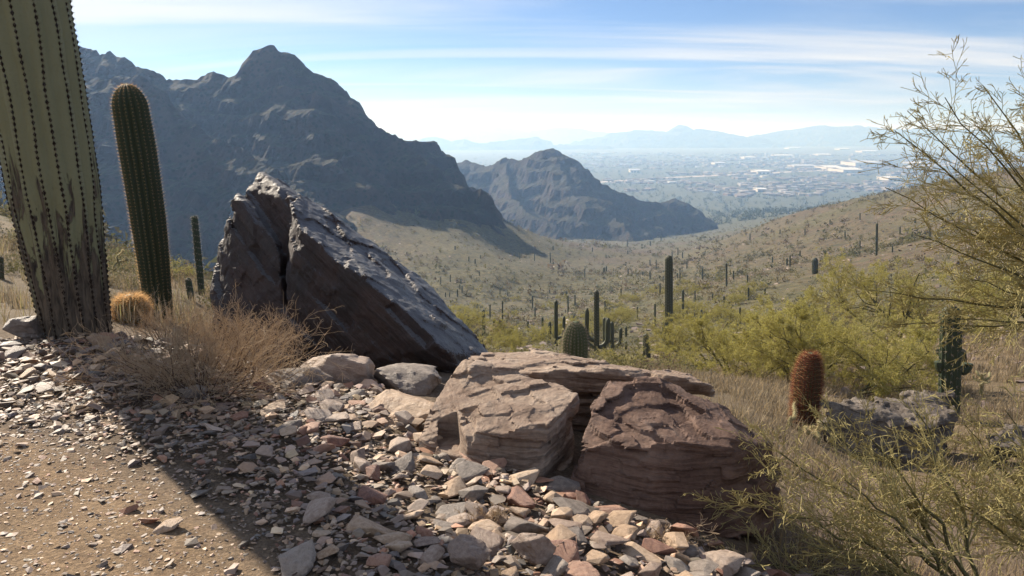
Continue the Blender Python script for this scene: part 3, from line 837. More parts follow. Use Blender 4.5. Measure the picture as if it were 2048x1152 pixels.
ADJ = {'grey': 'grey stone', 'tan': 'tan stone', 'pink': 'pinkish brown stone', 'rust': 'rusty red stone'}
qs = np.quantile(sz[vis], (0.4, 0.8))
for q, i in enumerate(vis):
    k = int(rg.integers(0, len(SHB))); c = ('grey', 'tan', 'pink', 'rust', 'grey')[int(rg.choice(5, p=[0.20, 0.38, 0.24, 0.14, 0.04]))]
    if q < 45:      # the largest have worn, layered faces
        me_ = stone_mesh(k % 6, c)
    elif (k, c) not in smesh: smesh[(k, c)] = np_mesh('stone', SHB[k][0], SHB[k][1], M_STONE[c], False)
    if q >= 45: me_ = smesh[(k, c)]
    o = link('stone', me_, None, (x[i], y[i], z[i] - (0.12 * sz[i] if q < 45 else 0)), (rg.normal(0, 0.2), rg.normal(0, 0.2), rg.uniform(0, 6.28)), sz[i])
    w = LAND[int(np.argmin(((LANDW - (x[i], y[i])) ** 2).sum(1)))][1]
    fl = ('flat' if k % 6 in (0, 3, 5) else 'chunky') if q < 45 else ('flat' if SHB[k][0][:, 2].max() < 0.21 else 'chunky')
    big = 'small' if sz[i] < qs[0] else ('large' if sz[i] > qs[1] else 'medium')
    tag(o, f'{big} {fl} {ADJ[c]} in the rubble beside {w}', 'stone', 'rubble stones beside the trail')
# ================================================================== CACTI
def spine_mat(name, colr, tr=0.45):
    m = NT(name)
    d = m.n('ShaderNodeBsdfDiffuse', {'Color': (*colr, 1)}); t = m.n('ShaderNodeBsdfTranslucent', {'Color': (*colr, 1)})
    mx = m.n('ShaderNodeMixShader', {0: tr, 1: d.outputs[0], 2: t.outputs[0]})
    m.t.links.new(mx.outputs[0], m.out.inputs['Surface'])
    return m.m
M_SP_DARK = spine_mat('spines_dark', (0.035, 0.026, 0.02), 0.15)
M_SP_GOLD = spine_mat('spines_gold', (0.55, 0.34, 0.16), 0.7)
M_SP_RED = spine_mat('spines_red', (0.19, 0.062, 0.042), 0.5)
M_SP_GREY = spine_mat('spines_grey', (0.30, 0.25, 0.19), 0.4)
def skin_mat(name, a, b, bark=None, bump=0.3):
    m = NT(name)
    v = m.coord(); sv = m.coord((6, 6, 0.9)); n1 = m.noise(v, 3.0, 6, 0.6); n2 = m.noise(v, 40, 4, 0.6)
    c = m.mix(n1, a, b)
    c = m.mix(m.rng(n2, 0.5, 0.8, 0, 0.35), c, tuple(x * 0.6 for x in a))
    h = m.math('MULTIPLY', n2, 0.3)
    if bark:
        z0, z1, bc, bd = bark
        z = m.n('ShaderNodeSeparateXYZ', {0: v}).outputs['Z']
        n3 = m.noise(sv, 1.9, 7, 0.66, 0.6); n4 = m.noise(sv, 5.0, 7, 0.7, 0.5)
        k = m.math('ADD', n3, m.rng(z, z0, z1, 0.15, -0.22))
        k = m.rng(k, 0.50, 0.535)
        bk = m.ramp(n4, [(0.36, bd), (0.47, bc), (0.60, tuple(min(1, x * 1.9) for x in bc))])
        c = m.mix(k, c, bk)
        h = m.math('ADD', h, m.math('MULTIPLY', k, m.math('MULTIPLY', n4, 1.6)))
        m.set('Roughness', 0.75)
    m.set('Base Color', c); m.set('Roughness', 0.6); m.set('Specular IOR Level', 0.3)
    m.bump(h, bump, 0.02)
    return m.m
M_SAG_PALE = skin_mat('saguaro_skin_pale', (0.24, 0.24, 0.132), (0.175, 0.182, 0.098), (0.0, 2.4, (0.085, 0.068, 0.048), (0.016, 0.013, 0.010)), 0.8)
M_SAG_DARK = skin_mat('saguaro_skin_green', (0.044, 0.058, 0.030), (0.032, 0.044, 0.022))
M_SAG_MID = skin_mat('saguaro_skin_far', (0.075, 0.08, 0.043), (0.052, 0.056, 0.03))
M_BARREL = skin_mat('barrel_skin', (0.085, 0.11, 0.05), (0.12, 0.13, 0.06))
def stem(path, radii, nr, depth, seg=5, sharp=0.7, seed=0, lump=0.0, wob=0.0):
    """ribbed stem along path; returns V, F and per-rib crest points with outward normals"""
    path = np.asarray(path, float); radii = np.asarray(radii, float)
    n = nr * seg
    ph = np.arange(n) * 2 * math.pi / n
    prof = 1 - depth * (1 - (0.5 + 0.5 * np.cos(nr * ph)) ** sharp)
    tan = np.gradient(path, axis=0); tan /= np.linalg.norm(tan, axis=1, keepdims=True)
    ax = np.array((1.0, 0, 0))
    if abs(tan[0] @ ax) > 0.8: ax = np.array((0, 1.0, 0))
    X = []
    for t in tan:
        a = ax - t * (ax @ t); a /= np.linalg.norm(a); X.append(a); ax = a
    X = np.array(X); Y = np.cross(tan, X)
    pw = ph[None] + wob * fbm(np.stack([np.cos(ph)[None] * 1.3 + 0 * path[:, 2:3], np.sin(ph)[None] * 1.3 + 0 * path[:, 2:3], path[:, 2:3] * 1.1 + 0 * ph[None]], -1), 3, seed + 2) if wob else ph[None] + 0 * path[:, 2:3]
    dirs = X[:, None] * np.cos(pw)[:, :, None] + Y[:, None] * np.sin(pw)[:, :, None]
    rr = radii[:, None] * prof[None]
    if lump:
        q = path[:, None] + dirs * 0.3
        rr = rr * (1 + lump * fbm(q * np.array((5, 5, 2.0)), 3, seed))
    V = (path[:, None] + dirs * rr[:, :, None]).reshape(-1, 3)
    i, j = np.meshgrid(np.arange(len(path) - 1), np.arange(n), indexing='ij'); j2 = (j + 1) % n
    F = np.stack([i * n + j, i * n + j2, (i + 1) * n + j2, (i + 1) * n + j], -1).reshape(-1, 4)
    V = np.concatenate([V, [path[-1] + tan[-1] * radii[-1] * 0.35], [path[0]]])
    k = np.arange(n); k2 = (k + 1) % n; o = (len(path) - 1) * n
    F3 = np.concatenate([np.stack([o + k, o + k2, np.full(n, len(V) - 2)], -1), np.stack([k2, k, np.full(n, len(V) - 1)], -1)])
    crest = V[:-2].reshape(len(path), n, 3)[:, ::seg]
    return V, [F, F3], crest, dirs[:, ::seg], tan
def spines(crest, nrm, tan, spacing, length, count, rg, width=0.0022, spread=0.9, pad=0.0, up=0.0, cent=0):
    """areoles along every rib crest: a felt pad and a star of thin needles"""
    P0, N0, T0 = [], [], []
    for r in range(crest.shape[1]):
        c = crest[:, r]; L = np.concatenate([[0], np.cumsum(np.linalg.norm(np.diff(c, axis=0), axis=1))])
        s = np.arange(spacing * rg.uniform(0.3, 0.9), L[-1], spacing)
        P0.append(np.stack([np.interp(s, L, c[:, a]) for a in range(3)], -1))
        N0.append(np.stack([np.interp(s, L, nrm[:, r, a]) for a in range(3)], -1))
        T0.append(np.stack([np.interp(s, L, tan[:, a]) for a in range(3)], -1))
    P0, N0, T0 = map(np.concatenate, (P0, N0, T0))
    S = np.cross(N0, T0)
    Vs, Fs = [], []; off = 0
    m = len(P0)
    for k in range(count):
        a = 2 * math.pi * k / count + rg.uniform(-0.4, 0.4, m); sp = spread * rg.uniform(0.5, 1.1, m)
        if k < cent: sp = sp * 0.2
        d = N0 + (T0 * np.sin(a)[:, None] + S * np.cos(a)[:, None]) * sp[:, None] + T0 * up
        d /= np.linalg.norm(d, axis=1, keepdims=True)
        w = np.cross(d, N0 + 0.3 * T0); w /= np.linalg.norm(w, axis=1, keepdims=True) + 1e-9
        l = length * rg.uniform(0.6, 1.15, m)[:, None]
        V = np.stack([P0 - w * width, P0 + w * width, P0 + d * l], 1).reshape(-1, 3)
        Vs.append(V); Fs.append(np.arange(3 * m).reshape(-1, 3) + off); off += 3 * m
    if pad:
        q = pad * rg.uniform(0.8, 1.2, (m, 1))
        V = np.stack([P0 + T0 * q, P0 + S * q * 0.55, P0 - T0 * q, P0 - S * q * 0.55, P0 + N0 * q * 0.45], 1).reshape(-1, 3)
        b = (np.arange(m) * 5)[:, None, None] + np.array([[0, 1, 4], [1, 2, 4], [2, 3, 4], [3, 0, 4]])[None]
        Vs.append(V); Fs.append(b.reshape(-1, 3) + off)
    return np.concatenate(Vs), np.concatenate(Fs)
def cactus(name, base, path, radii, nr, depth, mskin, sp, label, cat, group=None, seg=5, lump=0.0, sharp=0.7, seed=3, wob=0.0):
    rg = np.random.default_rng(seed)
    o = thing(name, base, label, cat, group)
    V, F, cr, nm, tn = stem(path, radii, nr, depth, seg, sharp, seed, lump, wob)
    link('stem', np_mesh('stem', V, F, mskin, True), o)
    for (spacing, length, count, msp, kw) in sp:
        V, F = spines(cr, nm, tn, spacing, length, count, rg, **kw)
        q = link('spines', np_mesh('spines', V, F, msp), o); q['kind'] = 'stuff'
    return o
def axis_between(p0, p1, ts, bend=(0, 0, 0)):
    p0, p1 = np.asarray(p0), np.asarray(p1)
    return np.array([p0 + (p1 - p0) * t + np.asarray(bend) * math.sin(math.pi * t) for t in ts]) - p0
# thick old saguaro at the trail edge
b0 = P(157, 668, 6.35); b0[2] = gz(b0[0], b0[1]) - 0.05
b1 = P(36, 0, 6.35); dr = (b1 - b0) / (b1[2] - b0[2])
top = b0 + dr * 4.6
ts = np.linspace(0, 1, 150)
hs = ts * 4.6
rad_ = np.interp(hs, [0, 0.12, 0.5, 1.2, 2.0, 3.2, 4.2, 4.5, 4.6], [0.245, 0.25, 0.275, 0.322, 0.335, 0.325, 0.28, 0.17, 0.06])
cactus('saguaro_cactus', b0, axis_between(b0, top, ts, (0.02, 0, 0)), rad_, 15, 0.10, M_SAG_PALE,
       [(0.043, 0.030, 7, M_SP_DARK, dict(pad=0.021, spread=1.2, width=0.0018)), (0.043, 0.042, 4, M_SP_GREY, dict(spread=0.9, width=0.0014))],
       'thick pale old saguaro trunk with brown scarred bark at its foot', 'cactus', None, 6, 0.045, 0.55, 5, 0.11)
# young saguaro behind it
b0 = P(320, 640, 8.4); b0[2] = gz(b0[0], b0[1]) - 0.05
tp = P(252, 168, 8.35)
ts = np.concatenate([np.linspace(0, 0.90, 80), 0.90 + 0.10 * np.sin(np.linspace(0.06, 1, 16) * math.pi / 2)])
H = tp[2] - b0[2]
rad_ = np.interp(ts, [0, 0.25, 0.45, 0.75, 0.90], [0.135, 0.155, 0.172, 0.180, 0.172]) * np.where(ts > 0.9, np.sqrt(np.clip(1 - ((ts - 0.9) / 0.1) ** 2, 0.02, 1)), 1)
cactus('saguaro_cactus', b0, axis_between(b0, tp, ts, (0.03, 0, 0)), rad_, 18, 0.20, M_SAG_DARK,
       [(0.036, 0.038, 6, M_SP_GOLD, dict(spread=1.0, width=0.0007, up=0.1))],
       'slim dark green young saguaro with glowing golden spines on its edges', 'cactus', None, 6, 0.0, 0.7, 7)
# far slim saguaros and those dotted over the slopes
def simple_saguaro(px, yb, yt, w, label, arms=(), dmin=12, group='saguaros on the far slopes', D=None, mat=None, nr=13, ytx=None, seed=1, lean=0.0):
    if D is None: b = gpix(px, yb, dmin)
    else:
        b = P(px, yb, D); b[2] = gz(b[0], b[1])
    D = b[1]
    dist = math.hypot(D, b[2] - CAMZ)
    t = P(px if ytx is None else ytx, yt, D)
    H = max(0.5, t[2] - b[2]); r = 0.5 * w / FPX * dist
    b[2] -= 0.08
    o = thing('saguaro_cactus', b, label, 'cactus', group)
    det = w > 9
    nr, seg = (nr, 4) if det else (8, 2)
    ts = np.concatenate([np.linspace(0, 1 - 1.0 * r / H, 14), 1 - r / H + r / H * np.sin(np.array([0.35, 0.65, 0.88, 1.0]) * math.pi / 2)])
    rr = r * np.interp(ts, [0, 0.2, 0.6, 1], [0.86, 1.0, 1.0, 0.94]) * np.where(ts > 1 - r / H, np.sqrt(np.clip(1 - ((ts - 1 + r / H) / (r / H)) ** 2, 0.03, 1)), 1)
    V, F, cr, nm, tn = stem(axis_between((0, 0, 0), (t[0] - b[0], lean, H), ts), rr, nr, 0.16, seg)
    link('stem', np_mesh('stem', V, F, mat or M_SAG_MID, True), o)
    if det:
        V, F = spines(cr, nm, tn, 0.14 * max(1, r / 0.2), 0.06 * max(1, r / 0.2), 5, np.random.default_rng(seed), width=0.004)
        link('spines', np_mesh('spines', V, F, M_SP_GREY), o)['kind'] = 'stuff'
    for (sx, h0, out, up, ra) in arms:
        k = []
        for u in np.linspace(0, 1, 7):
            a = u * math.pi / 2
            k.append((sx * (r * 0.6 + out * math.sin(a)), 0.12 * out, h0 * H + out * (1 - math.cos(a))))
        x_, y_, z_ = k[-1]
        for u in np.linspace(0.15, 1, 8): k.append((x_, y_, z_ + up * u))
        k = np.array(k); rr2 = np.full(len(k), r * ra); rr2[0] *= 0.8; rr2[-1] *= 0.45; rr2[-2] *= 0.85
        V, F, *_ = stem(k, rr2, 9, 0.15, 3)
        link('arm', np_mesh('arm', V, F, mat or M_SAG_MID, True), o)
    return o
S_ = simple_saguaro
S_(404, 592, 424, 13, 'thin straight saguaro pole standing left of the tilted boulder', ytx=388, dmin=14, mat=M_SAG_DARK, group=None)
S_(384, 602, 548, 13, 'short thin saguaro at the foot of the thin straight pole', ytx=375, dmin=13, mat=M_SAG_DARK, group=None)
S_(262, 508, 468, 7, 'tiny forked saguaro on the grassy slope between the two large saguaros', ((1, 0.3, 0.25, 0.4, 0.8),), dmin=16, group=None)
S_(2, 560, 515, 10, 'short saguaro at the slope edge left of the thick saguaro', dmin=12, group=None)
S_(1338, 694, 508, 16, 'tall single column saguaro standing alone above the green brush', D=46, group=None)
S_(1193, 722, 577, 11, 'tall armed saguaro behind the cracked boulder with a hooped arm', ((-1, 0.12, 0.42, 0.30, 0.8), (1, 0.12, 0.45, 1.0, 0.9), (-1, 0.22, 0.42, 1.2, 0.8)), D=38, group=None)
S_(1224, 718, 640, 8, 'three pronged saguaro beside the tall armed saguaro', ((1, 0.25, 0.36, 0.6, 0.9), (-1, 0.4, 0.25, 1.0, 0.9)), D=40, group=None)
S_(1209, 716, 632, 8, 'straight saguaro next to the three pronged saguaro', D=42, group=None)
S_(1112, 690, 598, 8, 'saguaro with low arms left of the ribbed barrel cactus', ((-1, 0.15, 0.3, 0.8, 0.85), (1, 0.2, 0.38, 0.9, 0.8)), D=45, group=None)
S_(1298, 702, 664, 10, 'short stout saguaro leaning left of the tall single column', ytx=1292, D=36, group=None)
S_(1289, 698, 665, 6, 'thin short saguaro beside the stout leaning one', D=38, group=None)
S_(1754, 498, 445, 5, 'tall thin saguaro on the crest of the right hillside', D=120, group=None)
S_(1904, 785, 600, 40, 'large dark saguaro with stubby round arms right of the outcrop', ((-1, 0.46, 0.13, 0.015, 0.5), (1, 0.46, 0.10, 0.02, 0.5)), D=11.6, mat=M_SAG_DARK, group=None)
S_(1924, 762, 690, 17, 'short saguaro tucked behind the large dark saguaro', D=15.5, mat=M_SAG_DARK, group=None)
S_(1876, 755, 713, 12, 'knee high saguaro left of the large dark saguaro', D=17.0, mat=M_SAG_DARK, group=None)
S_(1824, 742, 704, 11, 'small saguaro right of the pale grey boulder', D=18.0, mat=M_SAG_DARK, group=None)
S_(2011, 735, 680, 8, 'slender saguaro on the scrub slope right of the large dark saguaro', D=24, group=None)
S_(1630, 548, 514, 12, 'stubby pale saguaro rising behind the palo verde crown', dmin=30, group=None)
LAB_N = 'small saguaro among the green brush of the valley floor'
for (px, yb, yt, w) in [(967,668,617,7),(988,676,634,6),(994,672,640,5),(1005,650,600,3),(1085,675,632,5),(1148,660,628,4),(1056,664,640,4),(1070,640,612,3),(1252,675,652,5),(963,676,662,9),(1040,690,664,6),(1030,688,668,5),(1122,668,646,5),(935,660,634,4),(1065,618,590,3),(1136,625,590,3),(1150,612,588,3),(1210,640,600,3),(980,640,608,3)]:
    S_(px, yb, yt, w, LAB_N, dmin=28, group='saguaros on the valley floor')
LAB_R = 'distant saguaro on the rocky slope of the right hillside'
for (px, yb, yt, w) in [(1453,575,525,4),(1390,605,580,3),(1366,640,578,5),(1403,648,617,5),(1310,655,605,4),(1327,690,640,6),(1275,640,612,3),(1413,640,618,4),(1497,602,573,4),(1495,570,548,3),(1467,560,540,3),(1574,532,515,4),(1580,535,510,3),(1600,515,500,3),(1448,615,590,4),(1425,600,586,3),(1480,660,612,4),(1442,605,600,3),(1252,700,680,5),(1515,640,620,4),(1560,660,628,4),(1530,590,575,4),(1545,525,512,3),(1650,520,500,3),(1690,480,462,3),(1720,500,480,3),(1800,470,452,3),(1860,480,455,3),(1785,505,490,3),(1830,450,436,3),(1770,430,418,2.5),(1610,470,456,2.5),(1560,470,458,2.5),(1500,480,466,2.5),(1660,450,438,2.5),(1720,440,425,2.5),(1405,560,535,3),(1360,560,535,2.5),(1300,560,540,2.5),(1320,590,565,3)]:
    S_(px, yb, yt, w, LAB_R, dmin=30, group='saguaros on the right hillside')
LAB_L = 'tiny saguaro dotted over the brown slope below the mountain'
rq = np.random.default_rng(12)
for k in range(46):
    px = rq.uniform(880, 1420); yb = rq.uniform(500, 600) if px < 1250 else rq.uniform(475, 560)
    S_(px, yb, yb - rq.uniform(9, 20), rq.uniform(2.0, 2.8), LAB_L, dmin=60, group='saguaros below the mountain')
# barrel cacti
def barrel(base, R, H, nr, label, msk, sp, lean=(0, 0), seed=4, depth=0.22):
    ts = np.linspace(0, 1, 34)
    path = np.stack([lean[0] * ts ** 1.2, lean[1] * ts, H * ts], -1)
    rr = R * np.clip(np.interp(ts, [0, 0.12, 0.35, 0.6], [0.70, 0.88, 1.0, 1.0]) * np.where(ts > 0.6, np.sqrt(np.clip(1 - ((ts - 0.6) / 0.41) ** 2, 0.03, 1)), 1), 0.1, 2)
    return cactus('barrel_cactus', base, path, rr, nr, depth, msk, sp, label, 'cactus', None, 5, 0, 0.8, seed)
b = P(1150, 728, 7.6); g = gz(b[0], b[1]); t = P(1152, 643, 7.6)
b[2] = min(g, b[2]) - 0.02
barrel(b, 25 / FPX * 7.9, t[2] - b[2], 22, 'rounded green ribbed barrel cactus peeking over the flat rock slab', M_BARREL, [(0.03, 0.035, 7, M_SP_GREY, dict(width=0.0014))], seed=9)
b = P(1606, 850, 8.9); g = gz(b[0], b[1]); t = P(1612, 706, 8.9); b[2] = min(g, b[2]) - 0.03
barrel(b, 25 / FPX * 9.3, t[2] - b[2], 24, 'red spined barrel cactus standing left of the grey outcrop', M_BARREL, [(0.030, 0.085, 8, M_SP_RED, dict(width=0.0018, spread=1.5, up=0.2)), (0.05, 0.09, 2, M_SP_GOLD, dict(width=0.0016, up=0.5))], (0.03, 0), seed=13)
b = P(266, 660, 7.4); g = gz(b[0], b[1]); b[2] = g - 0.04; t = P(266, 590, 7.4)
barrel(b, 32 / FPX * 7.6, max(0.3, t[2] - b[2]), 20, 'small round golden barrel cactus between the two large saguaros', M_BARREL, [(0.024, 0.075, 10, M_SP_GOLD, dict(width=0.0018, spread=1.3))], seed=15)
# cholla: jointed pale cactus
M_CHOLLA = skin_mat('cholla_skin', (0.30, 0.28, 0.15), (0.22, 0.22, 0.10))
def cholla(base, H, label, seed, njo=26):
    rg = np.random.default_rng(seed)
    o = thing('cholla_cactus', base, label, 'cactus')
    nodes = [(np.zeros(3), np.array((0, 0, 1.0)), H * 0.3)]
    Vs, Fs, SV, SF = [], [], [], []; off = so = 0
    k = 0
    while nodes and k < njo:
        p, d, L = nodes.pop(0); k += 1
        e = p + d * L
        ts = np.linspace(0, 1, 8)
        R = L * 0.16
        rr = R * np.array([0.55, 0.9, 1, 1, 1, 0.95, 0.75, 0.35])
        V, F, cr, nm, tn = stem(p + (e - p) * ts[:, None], rr, 8, 0.15, 2)
        for f in F:
            if f.shape[1] == 3: f = np.concatenate([f, f[:, 2:]], 1)
            Fs.append(f + off)
        Vs.append(V); off += len(V)
        V, F = spines(cr, nm, tn, 0.025, 0.03, 5, rg, width=0.0015); SV.append(V); SF.append(F + so); so += len(V)
        for c in range(rg.integers(1, 4)):
            q = d + rg.normal(0, 0.75, 3); q[2] = abs(q[2]) * 0.7 + 0.1; q /= np.linalg.norm(q)
            nodes.append((p + (e - p) * rg.uniform(0.7, 1.0), q, L * rg.uniform(0.7, 0.95)))
    V = np.concatenate(Vs); F = np.concatenate(Fs)
    tri = F[:, 2] == F[:, 3]
    link('joints', np_mesh('joints', V, [F[~tri], F[tri][:, :3]], M_CHOLLA, True), o)
    link('spines', np_mesh('spines', np.concatenate(SV), np.concatenate(SF), spine_mat('cholla_spines', (0.62, 0.52, 0.32), 0.5)), o)['kind'] = 'stuff'
    return o
for (px, py, D, H, lab, sd) in [(1580,850,8.6,0.42,'pale jointed cholla at the foot of the red barrel cactus',21),(1690,800,9.8,0.45,'spreading cholla behind the left end of the grey outcrop',22),
        (1960,800,13.5,0.55,'bushy pale cholla right of the large dark saguaro',23),(2035,810,14.5,0.55,'dense cholla clump at the edge of the scrub',24),(1640,860,8.2,0.40,'low cholla in front of the grey outcrop',25),(230,560,18,0.6,'small cholla on the grassy slope behind the large saguaros',26)]:
    b = gpix(px, py, 5) if D is None else P(px, py, D); b[2] = gz(b[0], b[1]) - 0.02
    cholla(b, H, lab, sd)
# ================================================================== PLANTS
def plant_mat(name, colr, tr=0.3, var=0.35):
    m = NT(name)
    v = m.coord(); n1 = m.noise(v, 3.0, 3)
    c = m.mix(n1, tuple(x * (1 - var) for x in colr), tuple(x * (1 + var) for x in colr))
    d = m.n('ShaderNodeBsdfDiffuse', {'Color': c}); t = m.n('ShaderNodeBsdfTranslucent', {'Color': c})
    mx = m.n('ShaderNodeMixShader', {0: tr, 1: d.outputs[0], 2: t.outputs[0]})
    m.t.links.new(mx.outputs[0], m.out.inputs['Surface'])
    return m.m
M_PV_BARK = plant_mat('palo_verde_bark', (0.11, 0.10, 0.05), 0.0)
M_PV_TWIG = plant_mat('palo_verde_twig', (0.42, 0.36, 0.165), 0.3)
M_PV_LEAF = plant_mat('palo_verde_leaf', (0.38, 0.345, 0.105), 0.5)
M_DRY = plant_mat('dry_twig', (0.54, 0.425, 0.295), 0.42)
M_DRYB = plant_mat('dry_bark', (0.14, 0.10, 0.075), 0.0)
m = NT('scrub')
cc = m.attr()
d_ = m.n('ShaderNodeBsdfDiffuse', {'Color': cc}); t_ = m.n('ShaderNodeBsdfTranslucent', {'Color': cc})
m.t.links.new(m.n('ShaderNodeMixShader', {0: 0.35, 1: d_.outputs[0], 2: t_.outputs[0]}).outputs[0], m.out.inputs['Surface'])
M_SCRUB = m.m
class Grow:
    def __init__(s, seed):
        s.rg = np.random.default_rng(seed); s.seg = []; s.tips = []
    def limb(s, p, d, L, r, lvl, spec):
        nseg, wig, grav, nch, spread, lr, t0 = spec[lvl]
        p = np.array(p, float); d = np.array(d, float); d /= np.linalg.norm(d)
        step = L / nseg; pts = [p]; dirs = [d]
        for k in range(nseg):
            d = d + s.rg.normal(0, wig, 3) + np.array((0, 0, grav)); d /= np.linalg.norm(d)
            q = p + d * step
            s.seg.append((p, q, r * (1 - 0.75 * k / nseg), r * (1 - 0.75 * (k + 1) / nseg), lvl))
            p = q; pts.append(p); dirs.append(d)
        s.tips.append((p, d, lvl))
        if lvl + 1 < len(spec):
            s.kids(pts, dirs, L, r, lvl, spec)
    def kids(s, pts, dirs, L, r, lvl, spec):
        nseg, wig, grav, nch, spread, lr, t0 = spec[lvl]
        n = len(pts) - 1
        for c in range(nch):
            t = s.rg.uniform(t0, 1.0) * n; i = min(int(t), n - 1); f = t - i
            a = pts[i] * (1 - f) + pts[i + 1] * f
            dd = dirs[i + 1] + s.rg.normal(0, spread, 3); dd /= np.linalg.norm(dd)
            s.limb(a, dd, L * lr * s.rg.uniform(0.6, 1.25) * (1.15 - 0.5 * t / n), max(r * (1 - 0.75 * t / n) * 0.62, 0.0008), lvl + 1, spec)
    def path(s, pts, r, spec, sub=5):
        """a main limb along given points, with children"""
        pts = [np.asarray(p, float) for p in pts]
        full = []
        for a, b in zip(pts[:-1], pts[1:]):
            for k in range(sub): full.append(a + (b - a) * k / sub + s.rg.normal(0, 0.012, 3))
        full.append(pts[-1]); n = len(full) - 1; dirs = [full[1] - full[0]]
        for k in range(n):
            s.seg.append((full[k], full[k + 1], r * (1 - 0.8 * k / n), r * (1 - 0.8 * (k + 1) / n), 0)); d = full[k + 1] - full[k]; dirs.append(d / np.linalg.norm(d))
        dirs[0] = dirs[1]
        L = sum(np.linalg.norm(b - a) for a, b in zip(full[:-1], full[1:]))
        s.kids(full, dirs, L, r, 0, spec)
    def mesh(s, lo, hi, n, rmin=0.0):
        q = [e for e in s.seg if lo <= e[4] < hi]
        return tubes([e[0] for e in q], [e[1] for e in q], np.maximum([e[2] for e in q], rmin), np.maximum([e[3] for e in q], rmin), n)
    def leaves(s, lo, size, per, spread):
        q = [e for e in s.seg if e[4] >= lo]
        p = np.concatenate([np.array([e[0] for e in q]) * (1 - f) + np.array([e[1] for e in q]) * f for f in np.linspace(0.15, 0.95, per)])
        n = len(p); p = p + s.rg.normal(0, spread, (n, 3))
        a = s.rg.normal(size=(n, 3)); a /= np.linalg.norm(a, axis=1, keepdims=True)
        b = np.cross(a, s.rg.normal(size=(n, 3))); b /= np.linalg.norm(b, axis=1, keepdims=True)
        sz = size * s.rg.uniform(0.6, 1.4, (n, 1))
        V = np.stack([p - a * sz, p + b * sz * 0.45, p + a * sz], 1).reshape(-1, 3)
        return V, np.arange(3 * n).reshape(-1, 3)

# --- dry bush beside the trail
def dry_bush(base, R, H, n, seed, label, spec=None):
    g = Grow(seed)
    o = thing('dry_bush', base, label, 'bush')
    spec = spec or [(6, 0.17, 0.03, 7, 0.42, 0.55, 0.2), (5, 0.22, 0.03, 6, 0.5, 0.5, 0.15), (4, 0.28, 0.02, 0, 0, 0, 0)]
    for k in range(n):
        a = g.rg.uniform(0, 2 * math.pi); e = g.rg.uniform(0.12, 1.0)
        d = np.array((math.cos(a) * R * e * 1.15, math.sin(a) * R * e * 0.8, H * g.rg.uniform(0.55, 1.0) * (1.1 - 0.45 * e)))
        b = np.array((math.cos(a), math.sin(a), 0)) * 0.22 * R * e
        g.limb(b, d, np.linalg.norm(d) * 0.9, 0.0045, 0, spec)
    V, F = g.mesh(0, 1, 4); q = link('stems', np_mesh('stems', V, F, M_DRYB), o)
    if n < 20: q['kind'] = 'stuff'
    V, F = g.mesh(1, 9, 3, 0.0009); q = link('twigs', np_mesh('twigs', V, F, M_DRY), o); q['kind'] = 'stuff'
    return o
b = P(395, 805, 4.95); b[2] = gz(b[0], b[1]) - 0.02
dry_bush(b, 0.76, 0.52, 95, 41, 'brown dry twiggy bush in front of the tilted boulder')
b = P(490, 765, 5.45); b[2] = gz(b[0], b[1]) - 0.02
dry_bush(b, 0.52, 0.58, 44, 42, 'pale straw coloured bush reaching up the face of the tilted boulder')
b = P(330, 700, 6.4); b[2] = gz(b[0], b[1]) - 0.02
dry_bush(b, 0.42, 0.36, 26, 43, 'small dry bush at the foot of the small golden barrel cactus')

b = P(985, 1095, 3.3); b[2] = gz(b[0], b[1]) + 0.0
dry_bush(b, 0.13, 0.12, 16, 44, 'tiny tuft of pale straw growing between the rubble stones')
b = P(1330, 1075, 3.5); b[2] = gz(b[0], b[1]) + 0.0
dry_bush(b, 0.22, 0.10, 12, 45, 'thin dead twigs in the shade under the right boulder half')

# --- palo verde trees
PV = [(7, 0.16, 0.05, 7, 0.55, 0.62, 0.25), (6, 0.20, 0.03, 7, 0.6, 0.55, 0.2), (5, 0.22, 0.02, 6, 0.6, 0.5, 0.15), (4, 0.25, 0.0, 3, 0.6, 0.6, 0.15), (3, 0.3, 0.0, 0, 0, 0, 0)]
def palo_proto(seed, H, spread):
    g = Grow(seed)
    n = 5
    for k in range(n):
        a = 2 * math.pi * k / n + g.rg.uniform(-0.4, 0.4)
        d = np.array((math.cos(a) * spread, math.sin(a) * spread, g.rg.uniform(0.6, 1.1)))
        g.limb((0, 0, -0.05), d, H * 0.72, 0.05 * H / 3, 0, PV)
    tr = g.mesh(0, 2, 5, 0.004); tw = g.mesh(2, 9, 3, 0.0022)
    lv = g.leaves(3, 0.017, 3, 0.02)
    return (np_mesh('trunk', *tr, M_PV_BARK, True), np_mesh('twigs', *tw, M_PV_TWIG), np_mesh('leaves', *lv, M_PV_LEAF))
PP = [palo_proto(61, 3.0, 0.75), palo_proto(62, 2.4, 1.05), palo_proto(63, 2.8, 0.9)]
def palo(px, py, D, wpx, k, label, group=None, rz=None, sq=1.0):
    b = P(px, py, D); b[2] = gz(b[0], b[1]) - 0.25
    s = wpx / FPX * math.hypot(D, CAMZ - b[2]) / 4.2
    o = thing('palo_verde_tree', b, label, 'tree', group, (0, 0, rz if rz is not None else (px * 1.7) % 6.28))
    o.scale = (s, s, s * sq)
    for nm, me in zip(('trunk', 'twigs', 'leaves'), PP[k]):
        q = link(nm, me, o)
        if nm != 'trunk': q['kind'] = 'stuff'
    return o
palo(1590, 762, 16, 400, 0, 'bright yellow green palo verde just left of the red barrel cactus', sq=0.8)
palo(1770, 775, 15.5, 360, 2, 'thick palo verde brush between the barrel cactus and the dark saguaro', sq=0.7)
palo(1680, 770, 14.5, 480, 1, 'wide yellow green palo verde tree behind the red barrel cactus', sq=1.0)
palo(1480, 775, 17, 360, 1, 'low spreading palo verde behind the right end of the flat slab', sq=0.9)
